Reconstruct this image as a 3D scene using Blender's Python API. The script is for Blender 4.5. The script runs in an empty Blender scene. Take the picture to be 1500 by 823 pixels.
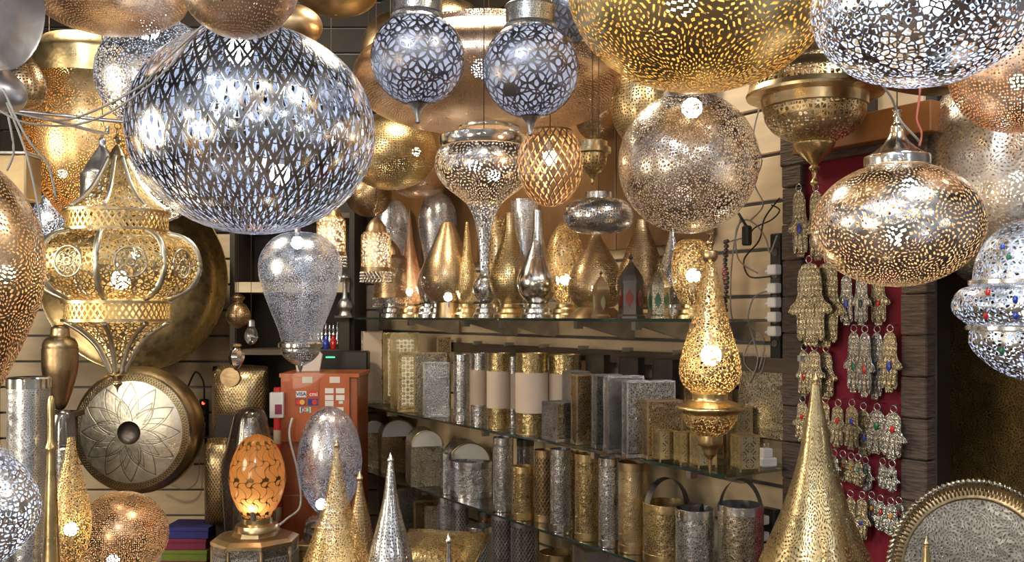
import bpy, bmesh, math, random
from mathutils import Vector, Matrix
random.seed(7)
PI = math.pi
SC = bpy.context.scene
COL = SC.collection

# ---------------------------------------------------------------- camera, world, added lights, exposure
F, CX, HY, H = 1400.0, 750.0, 462.0, 1.6          # focal length in px, centre column, horizon row, eye height (m)
def P(px, py, Z): return Vector(((px-CX)/F*Z, Z, H-(py-HY)/F*Z))
cam_d = bpy.data.cameras.new('camera'); cam_d.sensor_width = 36; cam_d.lens = F/1500*36
cam_d.shift_y = (HY-411.5)/1500; cam_d.clip_start = .05
cam = bpy.data.objects.new('camera', cam_d); COL.objects.link(cam)
cam.location = (0, 0, H); cam.rotation_euler = (PI/2, 0, 0); SC.camera = cam

w = bpy.data.worlds.new('world'); SC.world = w; w.use_nodes = True
w.node_tree.nodes['Background'].inputs[0].default_value = (.80, .74, .68, 1)
w.node_tree.nodes['Background'].inputs[1].default_value = .26

def lamp(kind, loc, power, color, size=.1, aim=None):
    d = bpy.data.lights.new('added_light', kind); d.energy = power; d.color = color
    if kind == 'AREA': d.size = size; d.shape = 'DISK'
    else: d.shadow_soft_size = size
    o = bpy.data.objects.new('added_light', d); COL.objects.link(o); o.location = loc
    if aim: o.rotation_euler = (Vector(aim)-Vector(loc)).to_track_quat('-Z', 'Y').to_euler()
    return o
WARM, COOL, NEUT = (1, .85, .64), (.80, .88, 1), (1, .94, .86)
# added unseen lights: fill for shelves and boards, small points for highlights on metal
lamp('AREA', (-.2, 3.6, 3.3), 45, WARM, .5, (-.2, 4.2, 0))
lamp('AREA', (-1.9, 4.0, 3.3), 60, WARM, .4, (-1.9, 5.6, .9))
lamp('AREA', (-3.0, 2.2, 1.9), 50, WARM, 1.1, (.3, 3.8, .9))
lamp('AREA', (-2.2, .1, 1.3), 28, WARM, .9, (.4, 3.4, .9))
lamp('AREA', (1.2, 1.2, 3.3), 32, NEUT, .4, (1.0, 3.0, 1.0))
lamp('AREA', (-.9, .3, 3.2), 48, COOL, .5, (-.3, 4, 1.2))
for x, y, z, e, c in [(-1.6, -.6, 2.6, 22, COOL), (-.5, -1.2, 3.0, 26, COOL), (.8, -.7, 2.7, 22, WARM), (1.7, -.2, 2.4, 16, COOL),
                      (-2.3, .5, 2.2, 14, WARM), (2.2, .6, 1.6, 8, NEUT), (.2, -.8, 2.0, 10, NEUT), (-.9, -1.0, 1.5, 8, WARM),
                      (.9, -1.4, 1.9, 10, COOL), (0, 1.0, 3.2, 16, WARM), (1.4, 1.4, 3.0, 9, WARM), (-1.2, 1.3, 3.1, 10, COOL)]:
    lamp('POINT', (x, y, z), e, c, .06)
SC.view_settings.view_transform = 'Standard'; SC.view_settings.look = 'None'
SC.view_settings.gamma = 1; SC.view_settings.use_curve_mapping = False
SC.view_settings.exposure = -0.28

# ---------------------------------------------------------------- node materials
class NB:
    def __init__(s, name):
        s.mat = bpy.data.materials.new(name); s.mat.use_nodes = True
        s.t = s.mat.node_tree; s.t.nodes.clear(); s.out = s.n('ShaderNodeOutputMaterial')
    def n(s, kind, **kw):
        x = s.t.nodes.new(kind)
        for k, v in kw.items(): setattr(x, k, v)
        return x
    def put(s, sock, v):
        if isinstance(v, bpy.types.NodeSocket): s.t.links.new(v, sock)
        elif v is not None: sock.default_value = v
    def m(s, op, a, b=None, c=None):
        x = s.n('ShaderNodeMath', operation=op)
        s.put(x.inputs[0], a)
        if b is not None: s.put(x.inputs[1], b)
        if c is not None: s.put(x.inputs[2], c)
        return x.outputs[0]
    def mix(s, f, a, b):
        x = s.n('ShaderNodeMix', data_type='RGBA'); s.put(x.inputs[0], f); s.put(x.inputs[6], a); s.put(x.inputs[7], b); return x.outputs[2]
    def obj(s): return s.n('ShaderNodeTexCoord').outputs['Object']
    def uv(s): return s.n('ShaderNodeTexCoord').outputs['UV']
    def xyz(s, v):
        x = s.n('ShaderNodeSeparateXYZ'); s.put(x.inputs[0], v); return x.outputs
    def noise(s, v, sc, det=3):
        x = s.n('ShaderNodeTexNoise'); s.put(x.inputs['Vector'], v); x.inputs['Scale'].default_value = sc; x.inputs['Detail'].default_value = det
        return x.outputs[0]
    def vor(s, v, sc, feature='F1', dims='3D', rnd=1.0, out=0):
        x = s.n('ShaderNodeTexVoronoi', feature=feature, voronoi_dimensions=dims); s.put(x.inputs['Vector'], v)
        x.inputs['Scale'].default_value = sc; x.inputs['Randomness'].default_value = rnd
        return x.outputs[out] if isinstance(out, int) else x.outputs[out]
    def surf(s, sh): s.t.links.new(sh, s.out.inputs[0])

def smooth(nb, x, lo, hi):
    n = nb.n('ShaderNodeMapRange', interpolation_type='SMOOTHSTEP'); nb.put(n.inputs[0], x)
    n.inputs[1].default_value = lo; n.inputs[2].default_value = hi
    return n.outputs[0]

def pattern(nb, kind, s, cov):
    """mask socket (1 in the holes); s = pattern size in metres"""
    if kind == 'dots':
        return smooth(nb, nb.vor(nb.uv(), 1/s, 'F1', '2D', .55), cov+.05, cov-.05)
    if kind == 'net':
        return smooth(nb, nb.vor(nb.obj(), 1/s, 'DISTANCE_TO_EDGE'), .5-cov-.03, .5-cov+.03)
    if kind == 'flower':                                    # interlaced petals: two overlaid cell nets
        a = nb.vor(nb.obj(), 1/s, 'DISTANCE_TO_EDGE'); b = nb.vor(nb.uv(), .8/s, 'DISTANCE_TO_EDGE', '2D', .35)
        return nb.m('MULTIPLY', smooth(nb, a, .5-cov-.03, .5-cov+.03), smooth(nb, b, .5-cov-.03, .5-cov+.03))
    if kind == 'leaf':                                      # small leaf cuts circling round rosettes
        sc = nb.n('ShaderNodeVectorMath', operation='SCALE'); wn = nb.n('ShaderNodeTexNoise'); wn.inputs['Scale'].default_value = 1/(s*4); wn.inputs['Detail'].default_value = 0; nb.put(wn.inputs['Vector'], nb.uv())
        ws = nb.n('ShaderNodeVectorMath', operation='SCALE'); nb.put(ws.inputs[0], wn.outputs['Color']); ws.inputs['Scale'].default_value = s*2.6
        wa = nb.n('ShaderNodeVectorMath', operation='ADD'); nb.put(wa.inputs[0], nb.uv()); nb.put(wa.inputs[1], ws.outputs[0])
        nb.put(sc.inputs[0], wa.outputs[0]); sc.inputs['Scale'].default_value = 1/(s*7)
        v = nb.n('ShaderNodeTexVoronoi', feature='F1', voronoi_dimensions='2D'); nb.put(v.inputs['Vector'], sc.outputs[0])
        v.inputs['Scale'].default_value = 1.0; v.inputs['Randomness'].default_value = .7
        sub = nb.n('ShaderNodeVectorMath', operation='SUBTRACT'); nb.put(sub.inputs[0], sc.outputs[0]); nb.put(sub.inputs[1], v.outputs['Position'])
        x, y, _ = nb.xyz(sub.outputs[0])
        ring = nb.m('MULTIPLY', v.outputs['Distance'], 7.0)
        ri = nb.m('FLOOR', ring); fr = nb.m('FRACT', ring)
        th = nb.m('DIVIDE', nb.m('ARCTAN2', y, x), 2*PI)
        cnt = nb.m('ADD', nb.m('MULTIPLY', ri, 5.0), 5.0)
        a = nb.m('FRACT', nb.m('ADD', nb.m('ADD', nb.m('MULTIPLY', th, cnt), nb.m('MULTIPLY', ri, .37)), nb.m('MULTIPLY', fr, .55)))
        d = nb.m('ADD', nb.m('MULTIPLY', nb.m('ABSOLUTE', nb.m('SUBTRACT', fr, .5)), 1.35), nb.m('MULTIPLY', nb.m('ABSOLUTE', nb.m('SUBTRACT', a, .5)), 1.0))
        return smooth(nb, d, cov+.05, cov-.05)
    if kind == 'petal':                                     # overlapping rings that leave petal-shaped holes
        x, y, _ = nb.xyz(nb.uv()); ln = None
        for o_ in (0.0, .5):
            for R0 in ((.5, .2) if o_ == 0 else (.5,)):
                fx = nb.m('SUBTRACT', nb.m('FRACT', nb.m('ADD', nb.m('MULTIPLY', x, 1/s), o_)), .5); fy = nb.m('SUBTRACT', nb.m('FRACT', nb.m('ADD', nb.m('MULTIPLY', y, 1/s), o_)), .5)
                d = nb.m('ABSOLUTE', nb.m('SUBTRACT', nb.m('SQRT', nb.m('ADD', nb.m('MULTIPLY', fx, fx), nb.m('MULTIPLY', fy, fy))), R0))
                ln = d if ln is None else nb.m('MINIMUM', ln, d)
        e = nb.vor(nb.obj(), 1.6/s, 'DISTANCE_TO_EDGE')
        return nb.m('MULTIPLY', smooth(nb, ln, cov-.03, cov), smooth(nb, e, .03, .06))
    if kind in ('lattice', 'diamond'):
        x, y, _ = nb.xyz(nb.uv())
        a = nb.m('ADD', nb.m('MULTIPLY', x, 1/s), nb.m('MULTIPLY', y, .62/s)); b = nb.m('SUBTRACT', nb.m('MULTIPLY', x, 1/s), nb.m('MULTIPLY', y, .62/s))
        fa = nb.m('SUBTRACT', nb.m('FRACT', a), .5); fb = nb.m('SUBTRACT', nb.m('FRACT', b), .5)
        ins = smooth(nb, nb.m('MAXIMUM', nb.m('ABSOLUTE', fa), nb.m('ABSOLUTE', fb)), cov+.03, cov-.03)
        if kind == 'diamond': return ins
        lx = nb.m('ADD', fa, fb); ly = nb.m('SUBTRACT', fa, fb)
        th = nb.m('ARCTAN2', lx, nb.m('ADD', ly, .8))
        rr = nb.m('SQRT', nb.m('ADD', nb.m('MULTIPLY', lx, lx), nb.m('POWER', nb.m('ADD', ly, .8), 2.0)))
        rays = smooth(nb, nb.m('COSINE', nb.m('MULTIPLY', th, 7.0)), -.50, -.15)
        arc = smooth(nb, nb.m('ABSOLUTE', nb.m('SUBTRACT', rr, .82)), .03, .06)
        return nb.m('MULTIPLY', ins, nb.m('MULTIPLY', rays, arc))
    if kind == 'geo':                                       # eight-pointed star grid on flat panels
        x, y, _ = nb.xyz(nb.uv())
        def ln(u, w):
            f = nb.m('ABSOLUTE', nb.m('SUBTRACT', nb.m('FRACT', u), .5)); return nb.m('SUBTRACT', .5, f)
        xs = nb.m('MULTIPLY', x, 1/s); ys = nb.m('MULTIPLY', y, 1/s)
        l1 = ln(xs, 1); l2 = ln(ys, 1); l3 = ln(nb.m('MULTIPLY', nb.m('ADD', xs, ys), .5), 1); l4 = ln(nb.m('MULTIPLY', nb.m('SUBTRACT', xs, ys), .5), 1)
        c = nb.m('MINIMUM', nb.m('MINIMUM', l3, l4), nb.m('ADD', nb.m('MINIMUM', l1, l2), .0))
        fx = nb.m('SUBTRACT', nb.m('FRACT', nb.m('ADD', xs, .5)), .5); fy = nb.m('SUBTRACT', nb.m('FRACT', nb.m('ADD', ys, .5)), .5)
        r = nb.m('SQRT', nb.m('ADD', nb.m('MULTIPLY', fx, fx), nb.m('MULTIPLY', fy, fy)))
        c = nb.m('MINIMUM', c, nb.m('ABSOLUTE', nb.m('SUBTRACT', r, .36)))
        return smooth(nb, c, cov-.02, cov+.02)
    if kind == 'scroll':                                    # winding tendrils, mask 1 between them
        x, y, _ = nb.xyz(nb.uv())
        xs = nb.m('MULTIPLY', x, 2*PI/s); ys = nb.m('MULTIPLY', y, 2*PI/s)
        f = nb.m('ADD', nb.m('SINE', nb.m('ADD', xs, nb.m('MULTIPLY', nb.m('SINE', ys), 1.4))), nb.m('COSINE', nb.m('ADD', nb.m('MULTIPLY', ys, .8), nb.m('MULTIPLY', nb.m('SINE', xs), 1.2))))
        ln = smooth(nb, nb.m('ABSOLUTE', f), cov-.03, cov+.05)
        return ln
    if kind == 'star':                                      # interlaced star round the middle of a disc (object x, z)
        x, y, z = nb.xyz(nb.obj())
        r = nb.m('DIVIDE', nb.m('SQRT', nb.m('ADD', nb.m('MULTIPLY', x, x), nb.m('MULTIPLY', z, z))), s)
        th = nb.m('DIVIDE', nb.m('ARCTAN2', z, x), 2*PI)
        lines = None
        for n_, ph, lo, hi in ((6, 0, .25, .8), (6, .5, .25, .8), (12, .25, .3, .6), (6, .25, .2, .55)):
            tri = nb.m('ABSOLUTE', nb.m('SUBTRACT', nb.m('MULTIPLY', nb.m('FRACT', nb.m('ADD', nb.m('MULTIPLY', th, float(n_)), float(ph))), 2.0), 1.0))
            l = nb.m('ABSOLUTE', nb.m('SUBTRACT', r, nb.m('ADD', nb.m('MULTIPLY', tri, hi-lo), lo)))
            lines = l if lines is None else nb.m('MINIMUM', lines, l)
        lines = nb.m('MINIMUM', lines, nb.m('ABSOLUTE', nb.m('SUBTRACT', r, .86)))
        return nb.m('MAXIMUM', smooth(nb, lines, .020, .012), nb.m('MULTIPLY', smooth(nb, nb.vor(nb.obj(), 1/.009), .30, .22), nb.m('GREATER_THAN', r, .86)))

def metal(name, col, rough=.25, pat=None, s=.02, cov=.4, holes=True, bump=.25, grain=60, dull=.72, inner=None):
    nb = NB(name); ob = nb.obj()
    c0 = (*col, 1); c1 = (*[v*dull for v in col], 1)
    nz = nb.noise(ob, 9, 3)
    base = nb.mix(smooth(nb, nz, .35, .62), c1, c0)
    b = nb.n('ShaderNodeBsdfPrincipled')
    b.inputs['Metallic'].default_value = 1
    nb.put(b.inputs['Roughness'], nb.m('ADD', nb.m('MULTIPLY', nb.noise(ob, 25, 1), .20), max(rough-.02, .02)))
    mask = pattern(nb, pat, s, cov) if pat else None
    h = nb.m('MULTIPLY', nb.vor(ob, grain, 'F1'), .5)
    if mask is not None:
        h = nb.m('SUBTRACT', h, nb.m('MULTIPLY', mask, .9 if holes else 1.4))
    bp = nb.n('ShaderNodeBump'); bp.inputs['Strength'].default_value = bump; bp.inputs['Distance'].default_value = .003
    nb.put(bp.inputs['Height'], h); nb.put(b.inputs['Normal'], bp.outputs[0])
    if mask is not None and not holes:
        base = nb.mix(nb.m('MULTIPLY', mask, .75), base, (*[v*.16 for v in col], 1))  # uncut pattern painted darker for the shade in its holes and recesses
    nb.put(b.inputs['Base Color'], base)
    sh = b.outputs[0]
    if mask is not None and holes:
        # diffuse inside face; default colour darkened for the shade inside unlit lamps
        inn = nb.n('ShaderNodeBsdfDiffuse'); ic = inner or tuple(v*.35 for v in col); inn.inputs[0].default_value = (*ic, 1)
        mx = nb.n('ShaderNodeMixShader'); nb.put(mx.inputs[0], nb.m('MULTIPLY', nb.n('ShaderNodeNewGeometry').outputs['Backfacing'], .75))
        nb.t.links.new(sh, mx.inputs[1]); nb.t.links.new(inn.outputs[0], mx.inputs[2])
        tr = nb.n('ShaderNodeBsdfTransparent')
        m2 = nb.n('ShaderNodeMixShader'); nb.put(m2.inputs[0], mask)
        nb.t.links.new(mx.outputs[0], m2.inputs[1]); nb.t.links.new(tr.outputs[0], m2.inputs[2]); sh = m2.outputs[0]
    nb.surf(sh)
    return nb.mat
def plain(name, col, rough=.6, met=0, var=.75, sc=8, bump=0, stretch=None, coat=0):
    nb = NB(name); ob = nb.obj()
    if stretch:
        mp = nb.n('ShaderNodeMapping'); nb.put(mp.inputs[0], ob); mp.inputs['Scale'].default_value = stretch; ob = mp.outputs[0]
    nz = nb.noise(ob, sc, 5)
    b = nb.n('ShaderNodeBsdfPrincipled'); b.inputs['Roughness'].default_value = rough; b.inputs['Metallic'].default_value = met
    b.inputs['Coat Weight'].default_value = coat
    nb.put(b.inputs['Base Color'], nb.mix(smooth(nb, nz, .3, .7), (*[v*var for v in col], 1), (*col, 1)))
    if bump:
        bp = nb.n('ShaderNodeBump'); bp.inputs['Strength'].default_value = bump; bp.inputs['Distance'].default_value = .01
        nb.put(bp.inputs['Height'], nz); nb.put(b.inputs['Normal'], bp.outputs[0])
    nb.surf(b.outputs[0]); return nb.mat
def glow(name, col, strength):
    nb = NB(name); e = nb.n('ShaderNodeEmission'); e.inputs[0].default_value = (*col, 1); e.inputs[1].default_value = strength
    nb.surf(e.outputs[0]); return nb.mat
def sheer(name, tint, gloss=.15, rough=.05):                # thin glass or plastic film
    nb = NB(name); t = nb.n('ShaderNodeBsdfTransparent'); t.inputs[0].default_value = (*tint, 1)
    g = nb.n('ShaderNodeBsdfGlossy'); g.inputs['Roughness'].default_value = rough
    lw = nb.n('ShaderNodeLayerWeight'); lw.inputs[0].default_value = .5
    m = nb.n('ShaderNodeMixShader'); nb.put(m.inputs[0], nb.m('ADD', nb.m('MULTIPLY', lw.outputs['Fresnel'], .6), gloss))
    nb.t.links.new(t.outputs[0], m.inputs[1]); nb.t.links.new(g.outputs[0], m.inputs[2]); nb.surf(m.outputs[0]); return nb.mat
def milk(name, col):
    nb = NB(name); d = nb.n('ShaderNodeBsdfDiffuse'); d.inputs[0].default_value = (*col, 1)
    t = nb.n('ShaderNodeBsdfTranslucent'); t.inputs[0].default_value = (*col, 1)
    g = nb.n('ShaderNodeBsdfGlossy'); g.inputs['Roughness'].default_value = .12
    m = nb.n('ShaderNodeMixShader'); m.inputs[0].default_value = .55; nb.t.links.new(d.outputs[0], m.inputs[1]); nb.t.links.new(t.outputs[0], m.inputs[2])
    m2 = nb.n('ShaderNodeMixShader'); m2.inputs[0].default_value = .06; nb.t.links.new(m.outputs[0], m2.inputs[1]); nb.t.links.new(g.outputs[0], m2.inputs[2])
    nb.surf(m2.outputs[0]); return nb.mat

GOLD, BRASS, ANT, SILV, WSIL, COP, BRZ = (.80, .62, .32), (.74, .58, .34), (.56, .42, .24), (.84, .85, .88), (.84, .78, .70), (.80, .61, .46), (.52, .37, .21)
M = {}
def mk(key, *a, **k): M[key] = metal(key, *a, **k)
mk('gold', GOLD, .22); mk('brass', BRASS, .22); mk('antique', ANT, .3); mk('silver', SILV, .16); mk('pewter', (.5, .5, .52), .3)
mk('bronze', BRZ, .3); mk('copper', COP, .25); mk('dark_metal', (.16, .14, .13), .4); mk('mirror', (.9, .88, .84), .11, bump=.05)
mk('dish_gold', (.33, .25, .13), .20, bump=.04, grain=14)
mk('silver_lattice', SILV, .10, 'lattice', .046, .38, inner=(.72, .80, .95), bump=.12); mk('silver_net', SILV, .10, 'net', .0125, .38, inner=(.7, .78, .95))
mk('silver_fine', SILV, .2, 'net', .0105, .37, inner=(.75, .82, .95)); mk('silver_leaf', SILV, .13, 'leaf', .0115, .40, inner=(1, .8, .55))
mk('filigree', (.28, .27, .29), .25, 'petal', .052, .058, bump=.15); mk('silver_dots', SILV, .16, 'dots', .010, .26, bump=.2)
mk('glassy_silver', (.80, .84, .92), .18, 'dots', .006, .36, bump=.1, dull=.85, inner=(.8, .85, .95))
mk('gold_leaf', (.66, .55, .30), .26, 'leaf', .0165, .38, inner=(.95, .66, .20)); mk('gold_net', GOLD, .24, 'net', .011, .40, inner=(.88, .62, .28))
mk('gold_fine', GOLD, .24, 'net', .007, .40, inner=(.88, .62, .28)); mk('gold_dots', GOLD, .24, 'dots', .011, .27)
mk('gold_slits', GOLD, .24, 'leaf', .011, .38, inner=(1, .62, .2)); mk('copper_dots', COP, .24, 'dots', .0090, .20, bump=.12, inner=(.9, .7, .5)); mk('copper_pin', (.62, .40, .26), .2, 'dots', .0085, .25, bump=.12, inner=(1, .8, .55)); mk('olive_fine', (.66, .54, .30), .22, 'leaf', .0095, .43, inner=(.40, .28, .12), bump=.35)
mk('copper_fine', COP, .25, 'dots', .008, .30, inner=(1, .6, .3)); mk('copper_lattice', COP, .25, 'diamond', .026, .38, inner=(1, .6, .3))
mk('warm_silver_net', (.74, .68, .62), .16, 'net', .0080, .365, inner=(.75, .62, .48)); mk('bronze_dots', (.52, .37, .21), .25, 'dots', .009, .28)
mk('satin', (.80, .76, .64), .30, bump=.08); mk('brass_geo', (.80, .64, .34), .28, 'net', .0135, .375, inner=(1, .72, .28)); mk('brass_band', (.86, .66, .30), .28, 'diamond', .020, .33, inner=(1, .72, .28))
mk('brass_pierced', BRASS, .24, 'flower', .014, .40, inner=(.5, .35, .15)); mk('star_face', (.84, .80, .68), .26, 'star', .33, .3, holes=False)
mk('cube_geo', (.80, .70, .45), .25, 'geo', .026, .10); mk('panel_geo', (.78, .66, .40), .25, 'geo', .020, .10)
mk('amber_scroll', (.26, .16, .06), .3, 'scroll', .065, .17, inner=(.5, .3, .1)); mk('silver_scroll', SILV, .18, 'net', .007, .36, inner=(.8, .85, .95))
for nm, c in (('silver', SILV), ('gold', GOLD), ('brass', BRASS), ('pewter', (.55, .54, .52)), ('bronze', BRZ), ('champagne', (.74, .66, .50))):
    mk('hammered_'+nm, c, .22, 'net', .008, .36, holes=False, bump=.7); mk('chequer_'+nm, c, .25, 'diamond', .016, .36, holes=False, bump=.6)
    mk('engraved_'+nm, c, .26, 'leaf', .006, .38, holes=False, bump=.6)
mk('tray_engraved', (.80, .74, .64), .26, 'leaf', .0075, .40, holes=False, bump=.5)
mk('hamsa_gold', (.86, .76, .54), .18, 'scroll', .014, .50, holes=False, bump=.8, grain=260); mk('hamsa_silver', (.92, .92, .90), .16, 'scroll', .014, .50, holes=False, bump=.8, grain=260)
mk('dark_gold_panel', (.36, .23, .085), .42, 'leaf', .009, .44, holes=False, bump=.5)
mk('silver_vase', WSIL, .2, 'leaf', .011, .36, inner=(.3, .25, .2)); mk('brown_leaf', (.66, .50, .32), .2, 'leaf', .0085, .40, inner=(.9, .6, .3)); mk('steel', (.6, .6, .62), .25, bump=.05)
M['beige_board'] = plain('beige_board', (.70, .55, .36), .45, var=.8, sc=3, stretch=(1, 1, 6))
M['grey_board'] = plain('grey_board', (.50, .42, .30), .5, var=.8, sc=3, stretch=(1, 1, 6))
M['dark'] = plain('dark', (.030, .022, .016), .7); M['shade_brown'] = plain('shade_brown', (.028, .018, .010), .6)  # near-black brown stands in for the darkness high on the walls
M['seam'] = plain('seam', (.20, .20, .22), .4, met=.6)
M['dim_amber'] = plain('dim_amber', (.20, .10, .035), .4, sc=3, stretch=(5, 5, 1), coat=.3); M['floor'] = plain('floor', (.16, .11, .08), .5, sc=5); M['wood'] = plain('wood', (.085, .055, .038), .6, sc=6, stretch=(1, 1, 8), bump=.5)
M['weave'] = plain('weave', (.12, .080, .060), .7, var=.45, sc=20, stretch=(1, 1, 7), bump=.8)
M['orange_wood'] = plain('orange_wood', (.34, .075, .02), .35, var=.75, sc=3, stretch=(6, 6, 1), coat=.4)
M['orange'] = plain('orange', (.50, .115, .03), .4, coat=.3); M['orange_beam'] = plain('orange_beam', (.26, .10, .025), .5)
M['velvet'] = plain('velvet', (.20, .004, .018), .85, var=.6, sc=4); M['white'] = plain('white', (.8, .8, .8), .4, var=.95); M['paper'] = plain('paper', (.72, .70, .66), .7, var=.95)
M['black'] = plain('black', (.015, .015, .016), .4); M['cream_sleeve'] = plain('cream_sleeve', (.62, .50, .40), .65, var=.92)
M['grey_cable'] = plain('grey_cable', (.30, .28, .25), .5); M['red_cable'] = plain('red_cable', (.45, .12, .08), .5)
for nm, c in (('red', (.55, .02, .01)), ('blue', (.02, .05, .40)), ('green', (.01, .15, .06)), ('black_stone', (.01, .02, .03)), ('turquoise', (.05, .3, .3)), ('amber', (.7, .3, .02))):
    M['gem_'+nm] = plain('gem_'+nm, c, .12, coat=1)
for nm, c in (('blue', (.045, .05, .28)), ('maroon', (.28, .035, .09)), ('green', (.22, .30, .05)), ('navy', (.02, .03, .25)), ('redc', (.7, .04, .03)), ('yellow', (.9, .5, .05)), ('greenc', (.05, .4, .12))):
    M['card_'+nm] = plain('card_'+nm, c, .5, var=.9)
M['film'] = sheer('film', (.93, .93, .93), .10, .15); M['clear'] = sheer('clear', (.97, .97, .97), .05, .03); M['shelf_glass'] = sheer('shelf_glass', (.86, .90, .88), .04, .04)
M['glass_edge'] = plain('glass_edge', (.025, .045, .038), .15, coat=1); M['milk'] = milk('milk', (.70, .73, .84)); M['amber_glass'] = milk('amber_glass', (.62, .30, .09)); M['bulb_dim'] = glow('bulb_dim', (.85, .90, 1), 26); M['milk_warm'] = milk('milk_warm', (1, .92, .8))
M['pane_red'] = plain('pane_red', (.20, .025, .015), .15, coat=1); M['pane_green'] = plain('pane_green', (.02, .10, .05), .15, coat=1); M['pane_pale'] = plain('pane_pale', (.35, .30, .16), .3)
M['diffuser'] = glow('diffuser', (1, .80, .50), 1.6); M['bulb_cool'] = glow('bulb_cool', (.80, .90, 1), 22); M['bulb_neutral'] = glow('bulb_neutral', (1, .93, .82), 22); M['bulb_warm'] = glow('bulb_warm', (1, .80, .50), 22)
M['bulb_strong'] = glow('bulb_strong', (1, .90, .72), 70); M['bulb_small'] = glow('bulb_small', (1, .86, .66), 22); M['led_red'] = glow('led_red', (1, .05, .02), 8); M['led_green'] = glow('led_green', (.05, 1, .2), 6)
M['gold_dots_w'] = M['gold_dots']

# ---------------------------------------------------------------- mesh helpers
def link(o, parent=None):
    COL.objects.link(o)
    if parent: o.parent = parent
    return o
def thing(name, label, cat, loc=(0, 0, 0), rz=0, group=None):
    o = bpy.data.objects.new(name, None); o.empty_display_size = .05; link(o)
    o.location = loc; o.rotation_euler = (0, 0, rz); o['label'] = label; o['category'] = cat
    if group: o['group'] = group
    return o
def part(name, me, mat, parent=None, loc=(0, 0, 0), rot=(0, 0, 0), label=None, kind=None):
    if isinstance(me, bmesh.types.BMesh): b = me; me = bpy.data.meshes.new(name); b.to_mesh(me); b.free()
    o = bpy.data.objects.new(name, me); link(o, parent); o.location = loc; o.rotation_euler = rot
    if not me.materials: me.materials.append(M[mat] if isinstance(mat, str) else mat)
    if label: o['label'] = label
    if kind: o['kind'] = kind
    return o
def tag(o, label, cat, group=None):
    o['label'] = label; o['category'] = cat
    if group: o['group'] = group
    return o
def struct(name, me, mat, loc=(0, 0, 0), rot=(0, 0, 0)): return part(name, me, mat, None, loc, rot, kind='structure')
def crom(pts, n=5):
    out = []
    for i in range(len(pts)-1):
        p0, p1, p2, p3 = pts[max(i-1, 0)], pts[i], pts[i+1], pts[min(i+2, len(pts)-1)]
        for k in range(n):
            t = k/n
            out.append(tuple(.5*((2*b)+(c-a)*t+(2*a-5*b+4*c-d)*t*t+(3*b-3*c+d-a)*t**3) for a, b, c, d in zip(p0, p1, p2, p3)))
    out.append(tuple(pts[-1])); return out
def lathe(prof, seg=48, flat=False, sharp=35):
    """surface of revolution of (r, z) points, uv in metres"""
    bm = bmesh.new(); uvl = bm.loops.layers.uv.new('UV')
    R = max(p[0] for p in prof); L = [0.0]
    for a, b in zip(prof, prof[1:]): L.append(L[-1]+math.dist(a, b))
    # round the circumference to a whole number of centimetres so that cut patterns close
    rings = []
    off = PI/seg if flat else PI/2                # the seam lies at the back
    for r, z in prof:
        if r < 1e-5: rings.append([bm.verts.new((0, 0, z))])
        else: rings.append([bm.verts.new((r*math.cos(2*PI*k/seg+off), r*math.sin(2*PI*k/seg+off), z)) for k in range(seg)])
    down = prof[-1][1] < prof[0][1]
    for i in range(len(rings)-1):
        a, b = rings[i], rings[i+1]
        for k in range(seg):
            k2 = (k+1) % seg
            ring4 = [(a[k % len(a)], k, i), (a[k2 % len(a)], k+1, i), (b[k2 % len(b)], k+1, i+1), (b[k % len(b)], k, i+1)]
            use = []
            for v, kk, ii in ring4:
                if not any(v is u[0] for u in use): use.append((v, kk, ii))
            if len(use) < 3: continue
            if down: use = use[::-1]
            f = bm.faces.new([u[0] for u in use]); f.smooth = not flat
            for lp, u in zip(f.loops, use): lp[uvl].uv = (u[1]/seg*2*PI*R, L[u[2]])
    me = bpy.data.meshes.new('lathe'); bm.to_mesh(me); bm.free()
    if not flat: me.set_sharp_from_angle(angle=math.radians(sharp))
    return me
def addbox(bm, sx, sy, sz, c=(0, 0, 0), bev=0, rot=None):
    r = bmesh.ops.create_cube(bm, size=1, calc_uvs=False); vs = r['verts']
    for v in vs: v.co = Vector((v.co.x*sx, v.co.y*sy, v.co.z*sz))
    if bev:
        es = list({e for v in vs for e in v.link_edges})
        g = bmesh.ops.bevel(bm, geom=es, offset=bev, segments=1, affect='EDGES', profile=.5); vs = list({v for f in g['faces'] for v in f.verts} | {v for v in vs if v.is_valid})
    for v in vs: v.co = (rot @ v.co if rot else v.co)+Vector(c)
def boxuv(bm):
    uvl = bm.loops.layers.uv.verify()
    for f in bm.faces:
        n = f.normal; ax = max(range(3), key=lambda i: abs(n[i])); u, v = [(1, 2), (0, 2), (0, 1)][ax]
        for l in f.loops: l[uvl].uv = (l.vert.co[u], l.vert.co[v])
def box(sx, sy, sz, c=(0, 0, 0), bev=0):
    bm = bmesh.new(); addbox(bm, sx, sy, sz, c, bev); bm.normal_update(); boxuv(bm); return bm
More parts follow.
